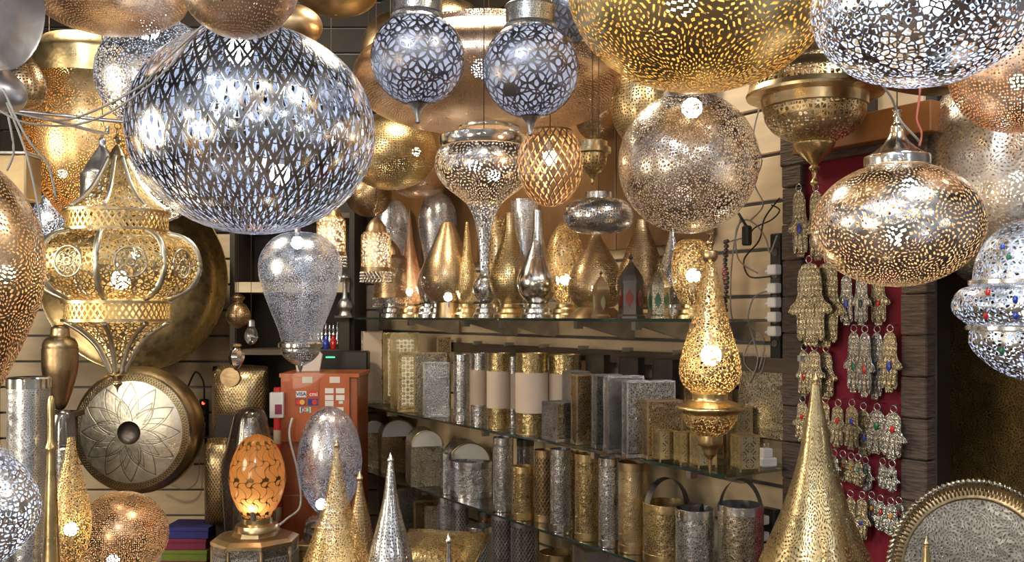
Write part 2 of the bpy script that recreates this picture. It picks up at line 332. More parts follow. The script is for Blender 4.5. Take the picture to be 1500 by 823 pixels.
def addtube(bm, pts, r, seg=6, close=False):
    pts = [Vector(p) for p in pts]; n = len(pts); rings = []; up = Vector((0, 0, 1))
    for i, p in enumerate(pts):
        a = pts[(i-1) % n] if close or i else pts[0]; b = pts[(i+1) % n] if close or i < n-1 else pts[-1]
        t = (b-a).normalized(); x = t.cross(up)
        if x.length < .1: x = t.cross(Vector((0, 1, 0)))
        x.normalize(); y = t.cross(x); rr = r[i] if isinstance(r, (list, tuple)) else r
        rings.append([bm.verts.new(p+(x*math.cos(2*PI*k/seg)+y*math.sin(2*PI*k/seg))*rr) for k in range(seg)])
    for i in range(n if close else n-1):
        a, b = rings[i], rings[(i+1) % n]
        for k in range(seg):
            f = bm.faces.new([a[k], b[k], b[(k+1) % seg], a[(k+1) % seg]]); f.smooth = True
    if not close: bm.faces.new(rings[0]); bm.faces.new(rings[-1][::-1])
def tube(pts, r, seg=6, close=False):
    bm = bmesh.new(); addtube(bm, pts, r, seg, close); bmesh.ops.recalc_face_normals(bm, faces=bm.faces); return bm
def circle(R, n=16, axis='y', c=(0, 0, 0)):
    o = []
    for k in range(n):
        a = 2*PI*k/n; u, v = R*math.cos(a), R*math.sin(a)
        o.append(Vector(c)+Vector((u, 0, v) if axis == 'y' else (0, u, v) if axis == 'x' else (u, v, 0)))
    return o
def addball(bm, c, r, seg=8, sz=1):
    g = bmesh.ops.create_uvsphere(bm, u_segments=seg, v_segments=max(4, seg//2+1), radius=r)
    for v in g['verts']: v.co.z *= sz; v.co += Vector(c)
    for f in {f for v in g['verts'] for f in v.link_faces}: f.smooth = True
def ext(outline, th, bev=0):
    """outline in x, z extruded along y (centred)"""
    bm = bmesh.new(); f = bm.faces.new([bm.verts.new((x, -th/2, z)) for x, z in outline])
    g = bmesh.ops.extrude_face_region(bm, geom=[f]); bmesh.ops.translate(bm, verts=[v for v in g['geom'] if isinstance(v, bmesh.types.BMVert)], vec=(0, th, 0))
    bmesh.ops.recalc_face_normals(bm, faces=bm.faces)
    if bev: bmesh.ops.bevel(bm, geom=[e for e in bm.edges if abs(e.verts[0].co.y-e.verts[1].co.y) < 1e-6], offset=bev, segments=1, affect='EDGES')
    bm.normal_update(); boxuv(bm); return bm
def chain_bm(length, link_r=.011, z0=0):
    bm = bmesh.new(); n = max(2, int(length/(link_r*1.75)))
    for i in range(n):
        c = (0, 0, z0+link_r+i*link_r*1.75)
        pts = circle(link_r, 8, 'y' if i % 2 else 'x', c)
        addtube(bm, pts, link_r*.2, 4, True)
    bmesh.ops.recalc_face_normals(bm, faces=bm.faces); return bm
_bulb = {}
def bulb(parent, loc, mat='bulb_cool', r=.03, up=True):
    key = (round(r, 4), up)
    if key not in _bulb:
        bm = bmesh.new(); bmesh.ops.create_icosphere(bm, subdivisions=2, radius=r)
        for f in bm.faces: f.smooth = True
        me = bpy.data.meshes.new('bulb'); bm.to_mesh(me); bm.free()
        s = 1 if up else -1
        sk = lathe([(0, s*r*2.3), (r*.4, s*r*2.3), (r*.45, s*r*1.2), (r*.5, s*r*.9)], 10); _bulb[key] = (me, sk)
    me, sk = _bulb[key]; m2 = me.copy(); b = part('bulb', m2, mat, parent, loc)
    part('bulb_cap', sk, 'steel', b)
    return b
CEIL = 3.6
def lamp_obj(name, label, px, Z, parts, cat='lamp', group=None, bulbs=(), hang=True, base=None, seg=48, hook='cord', chain_px=0, flat=False, xoff=0):
    """parts: (part name, material, [(row, radius px), ...], smooth?) – rows and radii as seen at distance Z; the thing stands where it is"""
    k = Z/F; bot = max(p[0] for q in parts for p in q[2]); top = min(p[0] for q in parts for p in q[2])
    zb = base if base is not None else H-(bot-HY)*k
    t = thing(name, label, cat, ((px-CX)*k, Z, zb), 0, group)
    for q in parts:
        prof = [(r*k, (bot-y)*k) for y, r in q[2]]
        if len(q) < 4 or q[3]: prof = [(max(r, 0), z) for r, z in crom(prof, 5)]
        part(q[0], lathe(prof, seg), q[1], t)
    ztop = (bot-top)*k
    for b in bulbs:
        by, mat, r = b[:3]; dx = b[3] if len(b) > 3 else 0; dy = b[4] if len(b) > 4 else 0
        bulb(t, (dx*k, -dy*k, (bot-by)*k), mat, r, hang)
    if hang:
        cl = chain_px*k
        if cl: part('chain', chain_bm(cl, .012, ztop-.004), 'brass', t)
        L = CEIL-zb-.001
        part('cord', tube([(0, 0, ztop+cl-.012), (0, 0, L)], .0016, 5), 'wood', t)
    return t
def ell(cy, rx, ry, a0=0, a1=180, n=14):
    """rows and radii of an ellipsoid from polar angle a0 to a1"""
    return [(cy-ry*math.cos(math.radians(a0+(a1-a0)*i/n)), rx*math.sin(math.radians(a0+(a1-a0)*i/n))) for i in range(n+1)]

# ---------------------------------------------------------------- the slanting right-hand wall and its shelves
D = Vector((.541, -.841, 0)); N = Vector((.841, .541, 0)); RZ = math.atan2(D.y, D.x)     # along towards the viewer; into the wall
S0 = Vector((.644, 3.11, 0))
def zat(px, b):
    p = S0+N*b; px0 = CX+F*p.x/p.y; return 1/((px+150)/(p.y*(px0+150)))
def onrow(px, b): Z = zat(px, b); return Vector(((px-CX)/F*Z, Z, 0))
SH1, SH2, SH3, SH4 = 1.588, 1.09, .723, .33
DEP = .33

fl = struct('floor', box(8, 9, .05, (0, 2.5, -.025)), 'floor'); cl_ = struct('ceiling', box(8, 6, .05, (0, 3.6, CEIL+.025)), 'dark')
wl = struct('wall_left', box(.1, 5, CEIL, (-3.3, 3.6, CEIL/2)), 'shade_brown')
wb = struct('wall_back', box(4.6, .06, CEIL, (-1.6, 6.13, CEIL/2)), 'seam')
for i in range(22):                                         # wide pale boards with metal grooves between; upper ones darkened for the gloom
    part('board', box(3.4, .03, .150, (0, 0, 0), .003), 'beige_board' if i < 13 else 'shade_brown', wb, (-2.2, 6.085, .085+i*.163))
# right wall, from its far corner to the dark niche
p0, p1 = onrow(545, DEP+.02), onrow(1352, DEP+.02); Lw = (p1-p0).length; mid = (p0+p1)/2
wr = struct('wall_right', box(Lw, .05, CEIL, (0, .045, 0)), 'seam', (mid.x, mid.y, CEIL/2), (0, 0, RZ))
for i in range(21):
    part('board', box(Lw-.002*(i % 3), .02, .152, (0, .008, 0), .003), 'beige_board' if i < 15 else 'shade_brown', wr, (0, 0, -CEIL/2+.1+i*.165))  # upper boards coloured near black to stand for shade
q0, q1 = onrow(1330, DEP+.6), onrow(2100, DEP+.6); Lq = (q1-q0).length; midq = (q0+q1)/2
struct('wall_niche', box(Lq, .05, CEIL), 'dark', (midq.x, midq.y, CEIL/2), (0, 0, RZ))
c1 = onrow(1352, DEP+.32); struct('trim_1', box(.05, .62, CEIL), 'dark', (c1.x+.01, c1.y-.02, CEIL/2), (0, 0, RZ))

def glass_shelf(label, pxa, pxb, z, brackets, depth=DEP):
    a, b = onrow(pxa, 0), onrow(pxb, 0); L = (b-a).length; c = (a+b)/2+N*(depth/2)
    t = thing('glass_shelf', label, 'shelf', (c.x, c.y, z-.01), RZ)
    part('glass_panel', box(L, depth, .010, (0, 0, .005)), 'shelf_glass', t)
    part('edge', box(L, .003, .010, (0, -depth/2-.0016, .005)), 'glass_edge', t)
    for px in brackets:
        s = (onrow(px, 0)-a).length-L/2
        part('bracket', ext([(0, 0), (depth-.04, 0), (depth-.04, -.075), (depth-.10, -.07), (0, -.012)], .012), 'steel', t, (s, -depth/2+.035, 0), (0, 0, PI/2))
        part('bracket_clip', box(.022, .03, .03, (0, 0, -.012)), 'steel', t, (s, -depth/2+.04, -.004))
    return t
glass_shelf('top glass shelf carrying the tall vase lamps and small tin lanterns', 500, 1030, SH1, (592, 672, 725, 835, 920, 1005))
glass_shelf('middle glass shelf with wrapped tubes, book-shaped lamps and pierced cubes', 516, 1062, SH2, (560, 700, 860, 1000))
glass_shelf('third glass shelf with rounded sconces and a row of metal tubes', 524, 1112, SH3, (610, 760, 930))
glass_shelf('lowest glass shelf with chequered tubes and flat bowls', 560, 1112, SH4, (640, 800))
t = thing('back_rail', 'dark wooden rail on the wall behind the middle shelf', 'rail', onrow(860, DEP-.03)+Vector((0, 0, 1.43)), RZ)
part('rail', box(2.6, .03, .05), 'wood', t)
for i in range(9): part('hook', box(.012, .05, .018, (0, -.02, .03)), 'steel', t, (-1.2+i*.3, 0, 0))

pa, pb = onrow(565, DEP), onrow(1050, DEP); pm = (pa+pb)/2-N*.012  # added sheet; its dark colour stands in for dim gaps behind the lamps
t = thing('dim_backing', 'amber-brown sheet added over the boards for the dim gaps above the vase lamps', 'panel', (pm.x, pm.y, 0), RZ)
for i in range(5): part('panel', box((pb-pa).length/5-.006, .012, 1.25, (0, 0, 2.50), .003), 'dim_amber', t, (((i-2)/5)*(pb-pa).length, 0, 0))
# display tables that stand below the picture's edge and carry the foremost lamps
def table(label, x0, x1, y0, y1, z):
    t = thing('display_table', label, 'table', ((x0+x1)/2, (y0+y1)/2, 0))
    part('table_top', box(x1-x0, y1-y0, .03, (0, 0, z-.015)), 'wood', t)
    for sx in (-1, 1):
        for sy in (-1, 1): part('leg', box(.04, .04, z-.03, (sx*((x1-x0)/2-.03), sy*((y1-y0)/2-.03), (z-.03)/2)), 'wood', t)
TZ = .55
table('low dark table under the gold cone lamp and round tray', .45, 1.75, 1.65, 2.5, TZ)
table('low dark table under the bronze and silver cone lamps', -.75, .05, 2.5, 3.1, TZ)
table('low dark table under the silver onion lamp and big tube', -1.9, -.9, 1.75, 2.75, .5)

# ================================================================ hanging lamps along the top
B = lamp_obj
# big lattice globe
B('globe_pendant', 'large silver globe with a diamond lattice of cut palmettes, lit bluish white', 371, 2.6,
  [('shade', 'silver_lattice', ell(192, 177, 151, 8, 178, 22)), ('cap', 'silver', [(30, 0), (30, 22), (40, 24), (44, 30)], 0)],
  bulbs=[(95, 'bulb_cool', .036, 0, 70), (250, 'bulb_cool', .03, 30, -40)], seg=72)
B('globe_pendant', 'silver pierced globe with rosettes, half hidden behind the big lattice globe', 232, 3.2,
  [('shade', 'silver_fine', ell(112, 88, 84, 8, 178, 16)), ('cap', 'silver', [(18, 0), (20, 14), (32, 16)], 0)], bulbs=[(55, 'bulb_cool', .036, 0, 40)])
B('dome_pendant', 'flat coppery dome lamp with pinholes, above the tall gold vessel', 160, 2.6,
  [('shade', 'copper_dots', ell(-10, 112, 56, 20, 178, 14))], bulbs=[(-20, 'bulb_warm', .02)])
B('globe_pendant', 'copper-gold pinhole globe whose rounded bottom dips before the big lattice globe', 350, 1.9,
  [('shade', 'copper_dots', ell(-32, 88, 87, 15, 178, 14)), ('cap', 'brass', [(-122, 0), (-118, 20), (-112, 24)], 0)])
B('dome_pendant', 'dark tin dome lamp peeping over the big lattice globe', 428, 3.5, [('shade', 'bronze', ell(38, 44, 30, 20, 178, 10))])
B('dome_pendant', 'amber brass dome whose underside shows at the upper edge before the dark corner', 492, 3.9,
  [('shade', 'antique', ell(-14, 62, 36, 30, 178, 10))], bulbs=[(-10, 'bulb_warm', .02)])
# tall gold vessel
B('vessel_lamp', 'tall gold pierced vessel with leaf-shaped slits and plain rim, hanging', 130, 4.1,
  [('shade', 'gold_slits', [(118, 74), (140, 80), (190, 88), (240, 82), (280, 64), (318, 36), (335, 8), (336, 0)]),
   ('rim', 'gold', [(58, 40), (62, 62), (78, 76), (92, 77), (118, 74)])],
  bulbs=[(150, 'bulb_warm', .03, 50, 20), (260, 'bulb_warm', .02, -20, 40)])
# little dark bottles at the upper left
B('bottle_pendant', 'dark tin bottle lamp beside the vessel under the pale dish', 33, 2.7,
  [('shade', 'bronze_dots', [(62, 6), (80, 10), (100, 24), (125, 32), (148, 26), (158, 8), (160, 0)])])
B('bottle_pendant', 'grey tin bottle lamp at the edge below the pale dish', -4, 2.4,
  [('shade', 'pewter', [(70, 8), (95, 12), (120, 34), (140, 40), (158, 30), (166, 0)])])
# spheres of dark filigree over milky glass
for px, cy, r, c0, c1, fin, lab, zz in ((612, 86, 69, -4, 24, 182, 'small sphere of dark filigree over greyish milk glass, above the silver goblet lamp\'s rim', 2.45),
                                   (777, 103, 71, 12, 40, 200, 'small sphere of dark filigree over bluish milk glass, on a V of chains', 2.35)):
    t = B('filigree_sphere', lab, px, zz,
      [('shade', 'filigree', ell(cy, r, r-1, 30, 176, 16)), ('collar', 'engraved_pewter', [(c0-6, 33), (c0-2, 38), (c0, 36), (c1-4, 36), (c1, 39), (c1+3, 37)], 0),
       ('glass_globe', 'milk', ell(cy, r-2.5, r-3.5, 28, 178, 14)), ('finial', 'pewter', [(cy+r-4, 16), (cy+r+4, 8), (cy+r+14, 4), (fin-6, 3), (fin-3, 4), (fin, 0)])],
      bulbs=[(cy-14, 'bulb_dim', .022, 10, -14)], group='filigree spheres')
    k = zz/F; hgt = (fin-c0)*k
    for a in (0, 2*PI/3, 4*PI/3):
        p = Vector((36*k*math.cos(a+.3), 36*k*math.sin(a+.3), hgt)); q = Vector((0, 0, hgt+.16)); n = 8
        bm = bmesh.new()
        for i in range(n):
            c = p.lerp(q, (i+.5)/n); addtube(bm, circle(.010, 8, 'y' if i % 2 else 'x', c), .0018, 4, True)
        bmesh.ops.recalc_face_normals(bm, faces=bm.faces); part('chain', bm, 'brass', t)
# wide flying-saucer lamp
B('saucer_pendant', 'very wide coppery saucer lamp with pinholes and an open underside', 716, 3.6,
  [('shade', 'copper_dots', [(60, 118), (70, 150), (90, 184), (112, 197), (135, 194), (160, 170), (178, 120), (186, 60), (187, 40)]),
   ('collar', 'copper_fine', [(48, 112), (50, 119), (60, 119)], 0), ('opening_rim', 'mirror', [(184, 46), (189, 45), (190, 36), (184, 35)], 0), ('lid', 'bronze', [(40, 0), (44, 60), (50, 112)])],
  bulbs=[(132, 'bulb_cool', .034, -8, 120), (120, 'bulb_warm', .03, 60, -40)], seg=72)
B('dome_pendant', 'dark pinhole dome between the two filigree spheres', 660, 4.2, [('shade', 'bronze_dots', ell(38, 50, 38, 10, 178, 12))])
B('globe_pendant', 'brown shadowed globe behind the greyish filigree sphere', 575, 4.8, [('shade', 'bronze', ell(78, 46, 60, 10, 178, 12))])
B('globe_pendant', 'dark silver filigree globe tucked against the big gold globe', 838, 2.55,
  [('shade', 'filigree', ell(8, 44, 56, 10, 178, 14)), ('glass_globe', 'milk', ell(8, 41, 53, 10, 178, 12))])
B('globe_pendant', 'gold flattened globe hanging below the saucer lamp\'s outer rim', 572, 4.3,
  [('shade', 'gold_dots', ell(222, 68, 56, 15, 178, 14))], bulbs=[(226, 'bulb_warm', .02, 40, 20)])
B('globe_pendant', 'low silver-bottomed globe beneath the gold flattened globe', 612, 5.0, [('shade', 'copper_dots', ell(252, 48, 38, 15, 178, 12))])
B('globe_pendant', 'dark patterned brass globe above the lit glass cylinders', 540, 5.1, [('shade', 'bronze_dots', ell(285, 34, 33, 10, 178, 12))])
# goblet lamp
B('goblet_pendant', 'silver goblet lamp with polished rim, pierced bowl and long funnel tail', 709, 3.0,
  [('rim', 'mirror', [(200, 62), (202, 66), (206, 66), (216, 64), (218, 62)], 0),
   ('bowl', 'silver_leaf', [(218, 64), (226, 69), (242, 72), (258, 68), (274, 56), (288, 38), (298, 26)]),
   ('tail', 'silver_fine', [(298, 26), (312, 18), (335, 11), (370, 7), (400, 6), (404, 0)]), ('neck', 'silver', [(188, 0), (190, 10), (196, 30), (200, 62)])],
  bulbs=[(262, 'bulb_neutral', .02, 15, 30), (240, 'bulb_neutral', .02, -15, -20)], seg=56)
B('globe_pendant', 'egg-shaped copper lamp with a criss-cross lattice, next to the goblet lamp', 806, 2.72,
  [('shade', 'copper_lattice', ell(240, 48, 63, 42, 178, 14)), ('cap', 'bronze', [(190, 0), (191, 32), (194, 33)], 0)], bulbs=[(230, 'bulb_warm', .022, 0, -10)])
B('cup_pendant', 'small brass cup lamp with plain collar and pierced cup', 868, 2.96,
  [('collar', 'brass', [(206, 17), (208, 22), (216, 22), (217, 27), (224, 27), (226, 22)], 0), ('cup', 'gold_dots', [(226, 22), (240, 20), (250, 14), (256, 6)]), ('finial', 'brass', [(256, 6), (262, 3), (268, 3), (271, 0)])])
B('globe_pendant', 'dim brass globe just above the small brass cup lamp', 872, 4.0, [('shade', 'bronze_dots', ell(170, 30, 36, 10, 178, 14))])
B('globe_pendant', 'tall pale gold pinhole globe behind the warm silver globe', 940, 3.35, [('shade', 'gold_dots', ell(150, 46, 66, 10, 178, 14))])
B('disc_pendant', 'flattened polished silver lamp with fine pinholes over the tin lanterns', 877, 3.25,
  [('shade', 'silver_dots', [(291, 20), (293, 34), (300, 46), (314, 52), (330, 48), (339, 34), (342, 20), (343, 0)]), ('cap', 'silver', [(280, 0), (282, 20), (291, 20)], 0)])
B('globe_pendant', 'warm silver globe of dense scroll filigree with a flat cap', 1008, 2.6,
  [('shade', 'warm_silver_net', ell(239, 102, 103, 14, 178, 20)), ('cap', 'pewter', [(134, 0), (136, 36), (140, 38), (150, 38)], 0)],
  bulbs=[(165, 'bulb_neutral', .028, 0, 30)], seg=64)
B('globe_pendant', 'huge gold globe of rosettes made from leaf cuts, glowing yellow', 1028, 2.2,
  [('shade', 'gold_leaf', ell(-26, 197, 157, 14, 179, 24))], bulbs=[(-20, 'bulb_warm', .04, -20, -60), (-60, 'bulb_warm', .035, 80, 0)], seg=80)
B('globe_pendant', 'large bluish silver globe of wormy cut-work, brightly lit inside', 1352, 1.75,
  [('shade', 'silver_net', ell(8, 158, 116, 16, 176, 20))], bulbs=[(10, 'bulb_cool', .03, 0, 40), (-20, 'bulb_cool', .03, -60, -20)], seg=72)
B('globe_pendant', 'brownish gold pinhole globe beside the bluish silver globe', 1490, 2.2, [('shade', 'copper_fine', ell(98, 94, 96, 10, 178, 16))], bulbs=[(120, 'bulb_warm', .018)])
# brass bowl lamp with flange
B('bowl_pendant', 'brass bowl lamp with wide flange, stepped dome and fluted tip', 1193, 2.8,
  [('dome', 'brass_pierced', [(40, 14), (60, 30), (84, 50), (94, 54)]), ('step', 'brass', [(94, 54), (96, 68), (106, 74), (112, 86)], 0),
   ('flange', 'brass_pierced', [(112, 86), (116, 92), (130, 94)], 0), ('flange_rim', 'brass', [(130, 94), (138, 98), (142, 97), (144, 76), (158, 75), (160, 73)], 0),
   ('bowl', 'brass_pierced', [(160, 73), (176, 70), (192, 58), (204, 38), (208, 29)]), ('tip_cup', 'gold', [(208, 28), (212, 29), (224, 22), (234, 12), (238, 8)]),
   ('finial', 'gold', [(238, 8), (242, 5), (246, 8), (252, 4), (262, 3), (268, 6), (274, 2), (278, 0)])], seg=56)
# oblate silver globe with spun cap
t = B('globe_pendant', 'flattened silver globe with leaf-cut rosettes and a spun aluminium cap', 1314, 2.3,
  [('shade', 'silver_leaf', ell(329, 120, 91, 20, 178, 20)), ('cap', 'mirror', [(170, 4), (180, 5), (186, 9), (196, 11), (208, 17), (220, 30), (228, 42), (230, 46), (243, 46)]),
   ('neck', 'mirror', [(158, 3), (162, 7), (166, 4), (170, 6), (172, 4)], 1)],
  bulbs=[(282, 'bulb_neutral', .022, -5, 55), (345, 'bulb_warm', .026, 0, 0)], seg=72)
# jewelled lantern at the edge
t = B('jewelled_lantern', 'silver filigree lantern in three bulging tiers set with coloured glass gems', 1508, 1.85,
  [('dome', 'silver_fine', [(322, 20), (334, 40), (352, 58), (380, 72), (408, 76)]), ('band', 'silver', [(408, 76), (410, 82), (416, 82), (418, 78)], 0),
   ('belly', 'silver_fine', [(418, 78), (424, 94), (442, 104), (458, 102), (470, 90), (476, 82)]), ('lower_band', 'silver', [(476, 82), (478, 86), (483, 86), (485, 80)], 0),
   ('bottom', 'silver_fine', [(485, 80), (505, 80), (525, 66), (545, 40), (558, 8), (560, 0)])], bulbs=[(450, 'bulb_cool', .022)])
k = 1.85/F
for i, (a, y, r, g) in enumerate([(-120, 360, 62, 'red'), (-140, 380, 70, 'green'), (-105, 375, 70, 'green'), (-150, 365, 64, 'blue'), (-128, 440, 104, 'blue'), (-128, 462, 100, 'blue'),
                                  (-150, 430, 98, 'red'), (-152, 462, 98, 'red'), (-112, 445, 104, 'green'), (-122, 520, 72, 'blue'), (-108, 510, 78, 'green'), (-145, 512, 77, 'green'), (-118, 535, 56, 'blue'),
                                  (-95, 440, 104, 'red'), (-95, 370, 68, 'blue')]):
    bm = bmesh.new(); addball(bm, (0, 0, 0), .0055, 6, 1.6)
    part('gem', bm, 'gem_'+g, t, (r*k*math.cos(math.radians(a)), r*k*math.sin(math.radians(a)), (560-y)*k))
B('vase_pendant', 'big shining silver pierced drum-shaped lamp behind the jewelled lantern', 1490, 2.75,
  [('shade', 'silver_vase', [(110, 70), (130, 98), (180, 120), (260, 126), (340, 112), (400, 80), (425, 30), (430, 0)])], seg=64, bulbs=[(250, 'bulb_neutral', .02, 30, -60)])
# gold hanging teardrop
t = B('teardrop_pendant', 'gold teardrop lamp hanging low over a pierced cup, brightly lit', 1040, 2.85,
  [('ball', 'brass', [(352, 3), (356, 7), (362, 4), (366, 5), (368, 11), (378, 11), (384, 6)]), ('shade', 'gold_net', [(384, 7), (410, 14), (440, 20), (470, 27), (500, 36), (525, 43), (545, 45), (562, 40), (576, 26)]),
   ('collar', 'gold', [(576, 26), (586, 26), (588, 34), (594, 48), (600, 49), (606, 40)]), ('cup', 'gold_net', [(606, 40), (616, 38), (628, 30), (637, 19)]),
   ('finial', 'gold', [(637, 19), (650, 18), (656, 12), (666, 9), (672, 4), (690, 2), (696, 0)])],
  bulbs=[(520, 'bulb_warm', .032, 0, 8)], chain_px=30)
# moroccan lantern, faceted
def faceted(t, prof, mat, ribmat, k, bot, nm, seg=8, ribr=.007):
    pr = [(r*k, (bot-y)*k) for y, r in crom(prof, 3)]
    part(nm, lathe(pr, seg, True), mat, t)
    pts = [(r*1.005, 0, z) for r, z in pr]; me = None
    for i in range(seg):
        if me is None:
            me = bpy.data.meshes.new('rib'); b = tube(pts, ribr, 5); b.to_mesh(me); b.free()
        part('rib', me, ribmat, t, rot=(0, 0, 2*PI*i/seg+PI/seg))
k = 3.0/F; bot = 578
t = thing('moroccan_lantern', 'ornate eight-sided brass lantern with bulging pierced belly and silver ribs', 'lantern', ((172-CX)*k, 3.0, H-(bot-HY)*k), .55)
faceted(t, [(230, 12), (250, 22), (275, 36), (295, 54), (308, 72)], 'brass_geo', 'satin', k, bot, 'roof')
faceted(t, [(342, 70), (348, 92), (362, 108), (385, 115), (408, 110), (426, 96), (438, 70)], 'brass_geo', 'satin', k, bot, 'belly', ribr=.010)
faceted(t, [(472, 72), (484, 52), (505, 30), (530, 16), (546, 10)], 'brass_geo', 'satin', k, bot, 'lower_roof', ribr=.008)
for nm, y0, y1, r in (('upper_band', 310, 340, 71), ('lower_band', 441, 470, 73)):
    part(nm, lathe([(r*k, (bot-y0-3)*k), (r*k, (bot-y1+3)*k)], 40), 'brass_band', t)
    for yy in (y0, y1-3): part('hoop', lathe([((r-2)*k, (bot-yy)*k), ((r+3)*k, (bot-yy)*k), ((r+3)*k, (bot-yy-4)*k), ((r-2)*k, (bot-yy-4)*k)], 40), 'brass', t)
me = None
for i in range(8):                                          # rosette medallion on every belly face
    if me is None:
        bm = bmesh.new(); R0 = 21*k; addtube(bm, circle(R0, 22), .0035, 5, True); addtube(bm, circle(R0*.26, 10), .003, 5, True)
        for j in range(8):
            a = 2*PI*j/8; addtube(bm, circle(R0*.20, 8, 'y', (R0*.60*math.cos(a), 0, R0*.60*math.sin(a))), .0022, 4, True)
        bmesh.ops.recalc_face_normals(bm, faces=bm.faces); me = bpy.data.meshes.new('medallion'); bm.to_mesh(me); bm.free()
    d = 115*k*math.cos(PI/8)-.001; a = 2*PI*i/8
    part('medallion', me, 'satin', t, (d*math.cos(a), d*math.sin(a), (bot-388)*k), (0, 0, a+PI/2))
part('apex', lathe([(r*k, (bot-y)*k) for y, r in crom([(198, 2), (205, 6), (212, 3), (220, 8), (230, 13)], 3)], 16), 'brass', t)
part('finial', lathe([(r*k, (bot-y)*k) for y, r in crom([(546, 10), (549, 14), (552, 8), (558, 5), (562, 7), (568, 2), (578, 0)], 3)], 16), 'brass', t)
part('chain', chain_bm(24*k, .011, (bot-198)*k), 'brass', t)

bulb(t, (-6*k, -60*k, (bot-412)*k), 'bulb_warm', .030); bulb(t, (30*k, 30*k, (bot-372)*k), 'bulb_warm', .016)
# its dark neighbour on the same hook rail
B('tin_lantern', 'old grey tin lantern with conical cap hanging behind the brass lantern', 150, 3.5,
  [('cap', 'pewter', [(200, 2), (205, 5), (214, 5), (222, 10), (238, 20), (250, 26), (256, 31)]), ('body', 'engraved_pewter', [(256, 30), (300, 30), (340, 28)], 0)], chain_px=30)
# lit globe behind
B('globe_pendant', 'white-lit pierced globe between the brass lantern and big lattice globe', 232, 3.75,
  [('shade', 'silver_net', ell(272, 52, 54, 10, 178, 14)), ('glass_globe', 'milk_warm', ell(272, 49, 51, 10, 178, 12))], bulbs=[(272, 'bulb_neutral', .036)])
# left edge globes
B('teardrop_pendant', 'brownish gold egg-shaped lamp of rosette cuts at the picture\'s edge', -28, 1.95,
  [('shade', 'brown_leaf', [(240, 14), (262, 40), (310, 72), (370, 86), (430, 82), (490, 62), (540, 40), (580, 18), (590, 0)])], bulbs=[(400, 'bulb_warm', .02, 20, -30)])
# teardrop like a balloon
B('balloon_pendant', 'balloon-shaped silver lamp with pinholes above a small silver cup', 440, 3.9,
  [('shade', 'glassy_silver', [(340, 0), (342, 24), (354, 44), (376, 58), (400, 60), (425, 54), (455, 43), (480, 33), (500, 27)]), ('collar', 'mirror', [(500, 28), (503, 32), (508, 32), (510, 28)], 0),
   ('cup', 'silver_dots', [(510, 28), (518, 27), (528, 18), (535, 6)]), ('drop', 'silver', [(535, 4), (540, 3), (546, 0)])], bulbs=[(357, 'bulb_cool', .026, 0, 20)], seg=56)
# lit glass cylinders with bead fringes
def beads(r, k, y0, rows, n):
    bm = bmesh.new()
    for i in range(n):
        a = 2*PI*i/n
        for j in range(rows): addball(bm, (r*math.cos(a+.1*j), r*math.sin(a+.1*j), -j*.014), .005, 5)
    return bm
for px, y0, y1, r, Z, lab, lit, mt in ((485, 318, 375, 21, 4.3, 'white-lit openwork cylinder with a bead fringe touching the big lattice globe', 'bulb_neutral', 'brass_geo'),
                            (551, 340, 398, 22, 4.6, 'white-lit openwork cylinder under a brass cap on a chain', 'bulb_neutral', 'brass_geo'),
                            (572, 374, 436, 24, 5.25, 'unlit brown openwork cylinder with a glass bead fringe', None, 'bronze_dots')):
    k = Z/F
    q = [('shade', mt, [(y0, r-4), (y0+5, r), (y1-6, r)], 0), ('cap', 'bronze', [(y0-22, 2), (y0-16, 9), (y0-8, 14), (y0, 16), (y0, r-4)], 0), ('band', 'bronze', [(y1-6, r+1), (y1, r+1)], 0)]
    if lit: q.insert(1, ('glass_cylinder', 'milk_warm', [(y0+2, r-6), (y0+6, r-2), (y1-4, r-2)], 0))
    t = B('glass_cylinder_lamp', lab, px, Z, q, group='openwork cylinder lamps', bulbs=[((y0+y1)/2, lit, .026)] if lit else [], chain_px=24)
    part('bead_fringe', beads((r+1)*k, k, 0, 4, 26), 'clear' if not lit else 'mirror', t, (0, 0, -.006), kind='stuff')
# small hanging trifles before the dark cupboard
B('ball_lantern', 'small dark tin ball lantern hanging on a thread', 349, 4.9, [('shade', 'bronze_dots', [(430, 4), (436, 10), (442, 6), (448, 12), (462, 18), (474, 13), (480, 4), (481, 0)])])
t = B('bare_bulb', 'bare clear glass bulb hanging in a metal socket', 368, 4.8, [('glass', 'clear', [(478, 4), (484, 8), (494, 10), (502, 6), (505, 0)]), ('socket', 'steel', [(468, 3), (470, 5), (478, 5)], 0)], cat='bulb')
B('crystal_drop', 'small faceted crystal drop lamp under the tin ball lantern', 346, 4.7, [('crystal', 'mirror', [(506, 3), (512, 8), (522, 12), (532, 9), (540, 4), (543, 0)]), ('lid', 'brass', [(502, 0), (504, 7), (507, 8)], 0)], seg=9)
B('globe_pendant', 'tiny bluish lit globe at the edge behind the rosette egg', 72, 4.5, [('shade', 'silver_fine', ell(318, 22, 34, 12, 178, 10))], bulbs=[(318, 'bulb_cool', .018)])

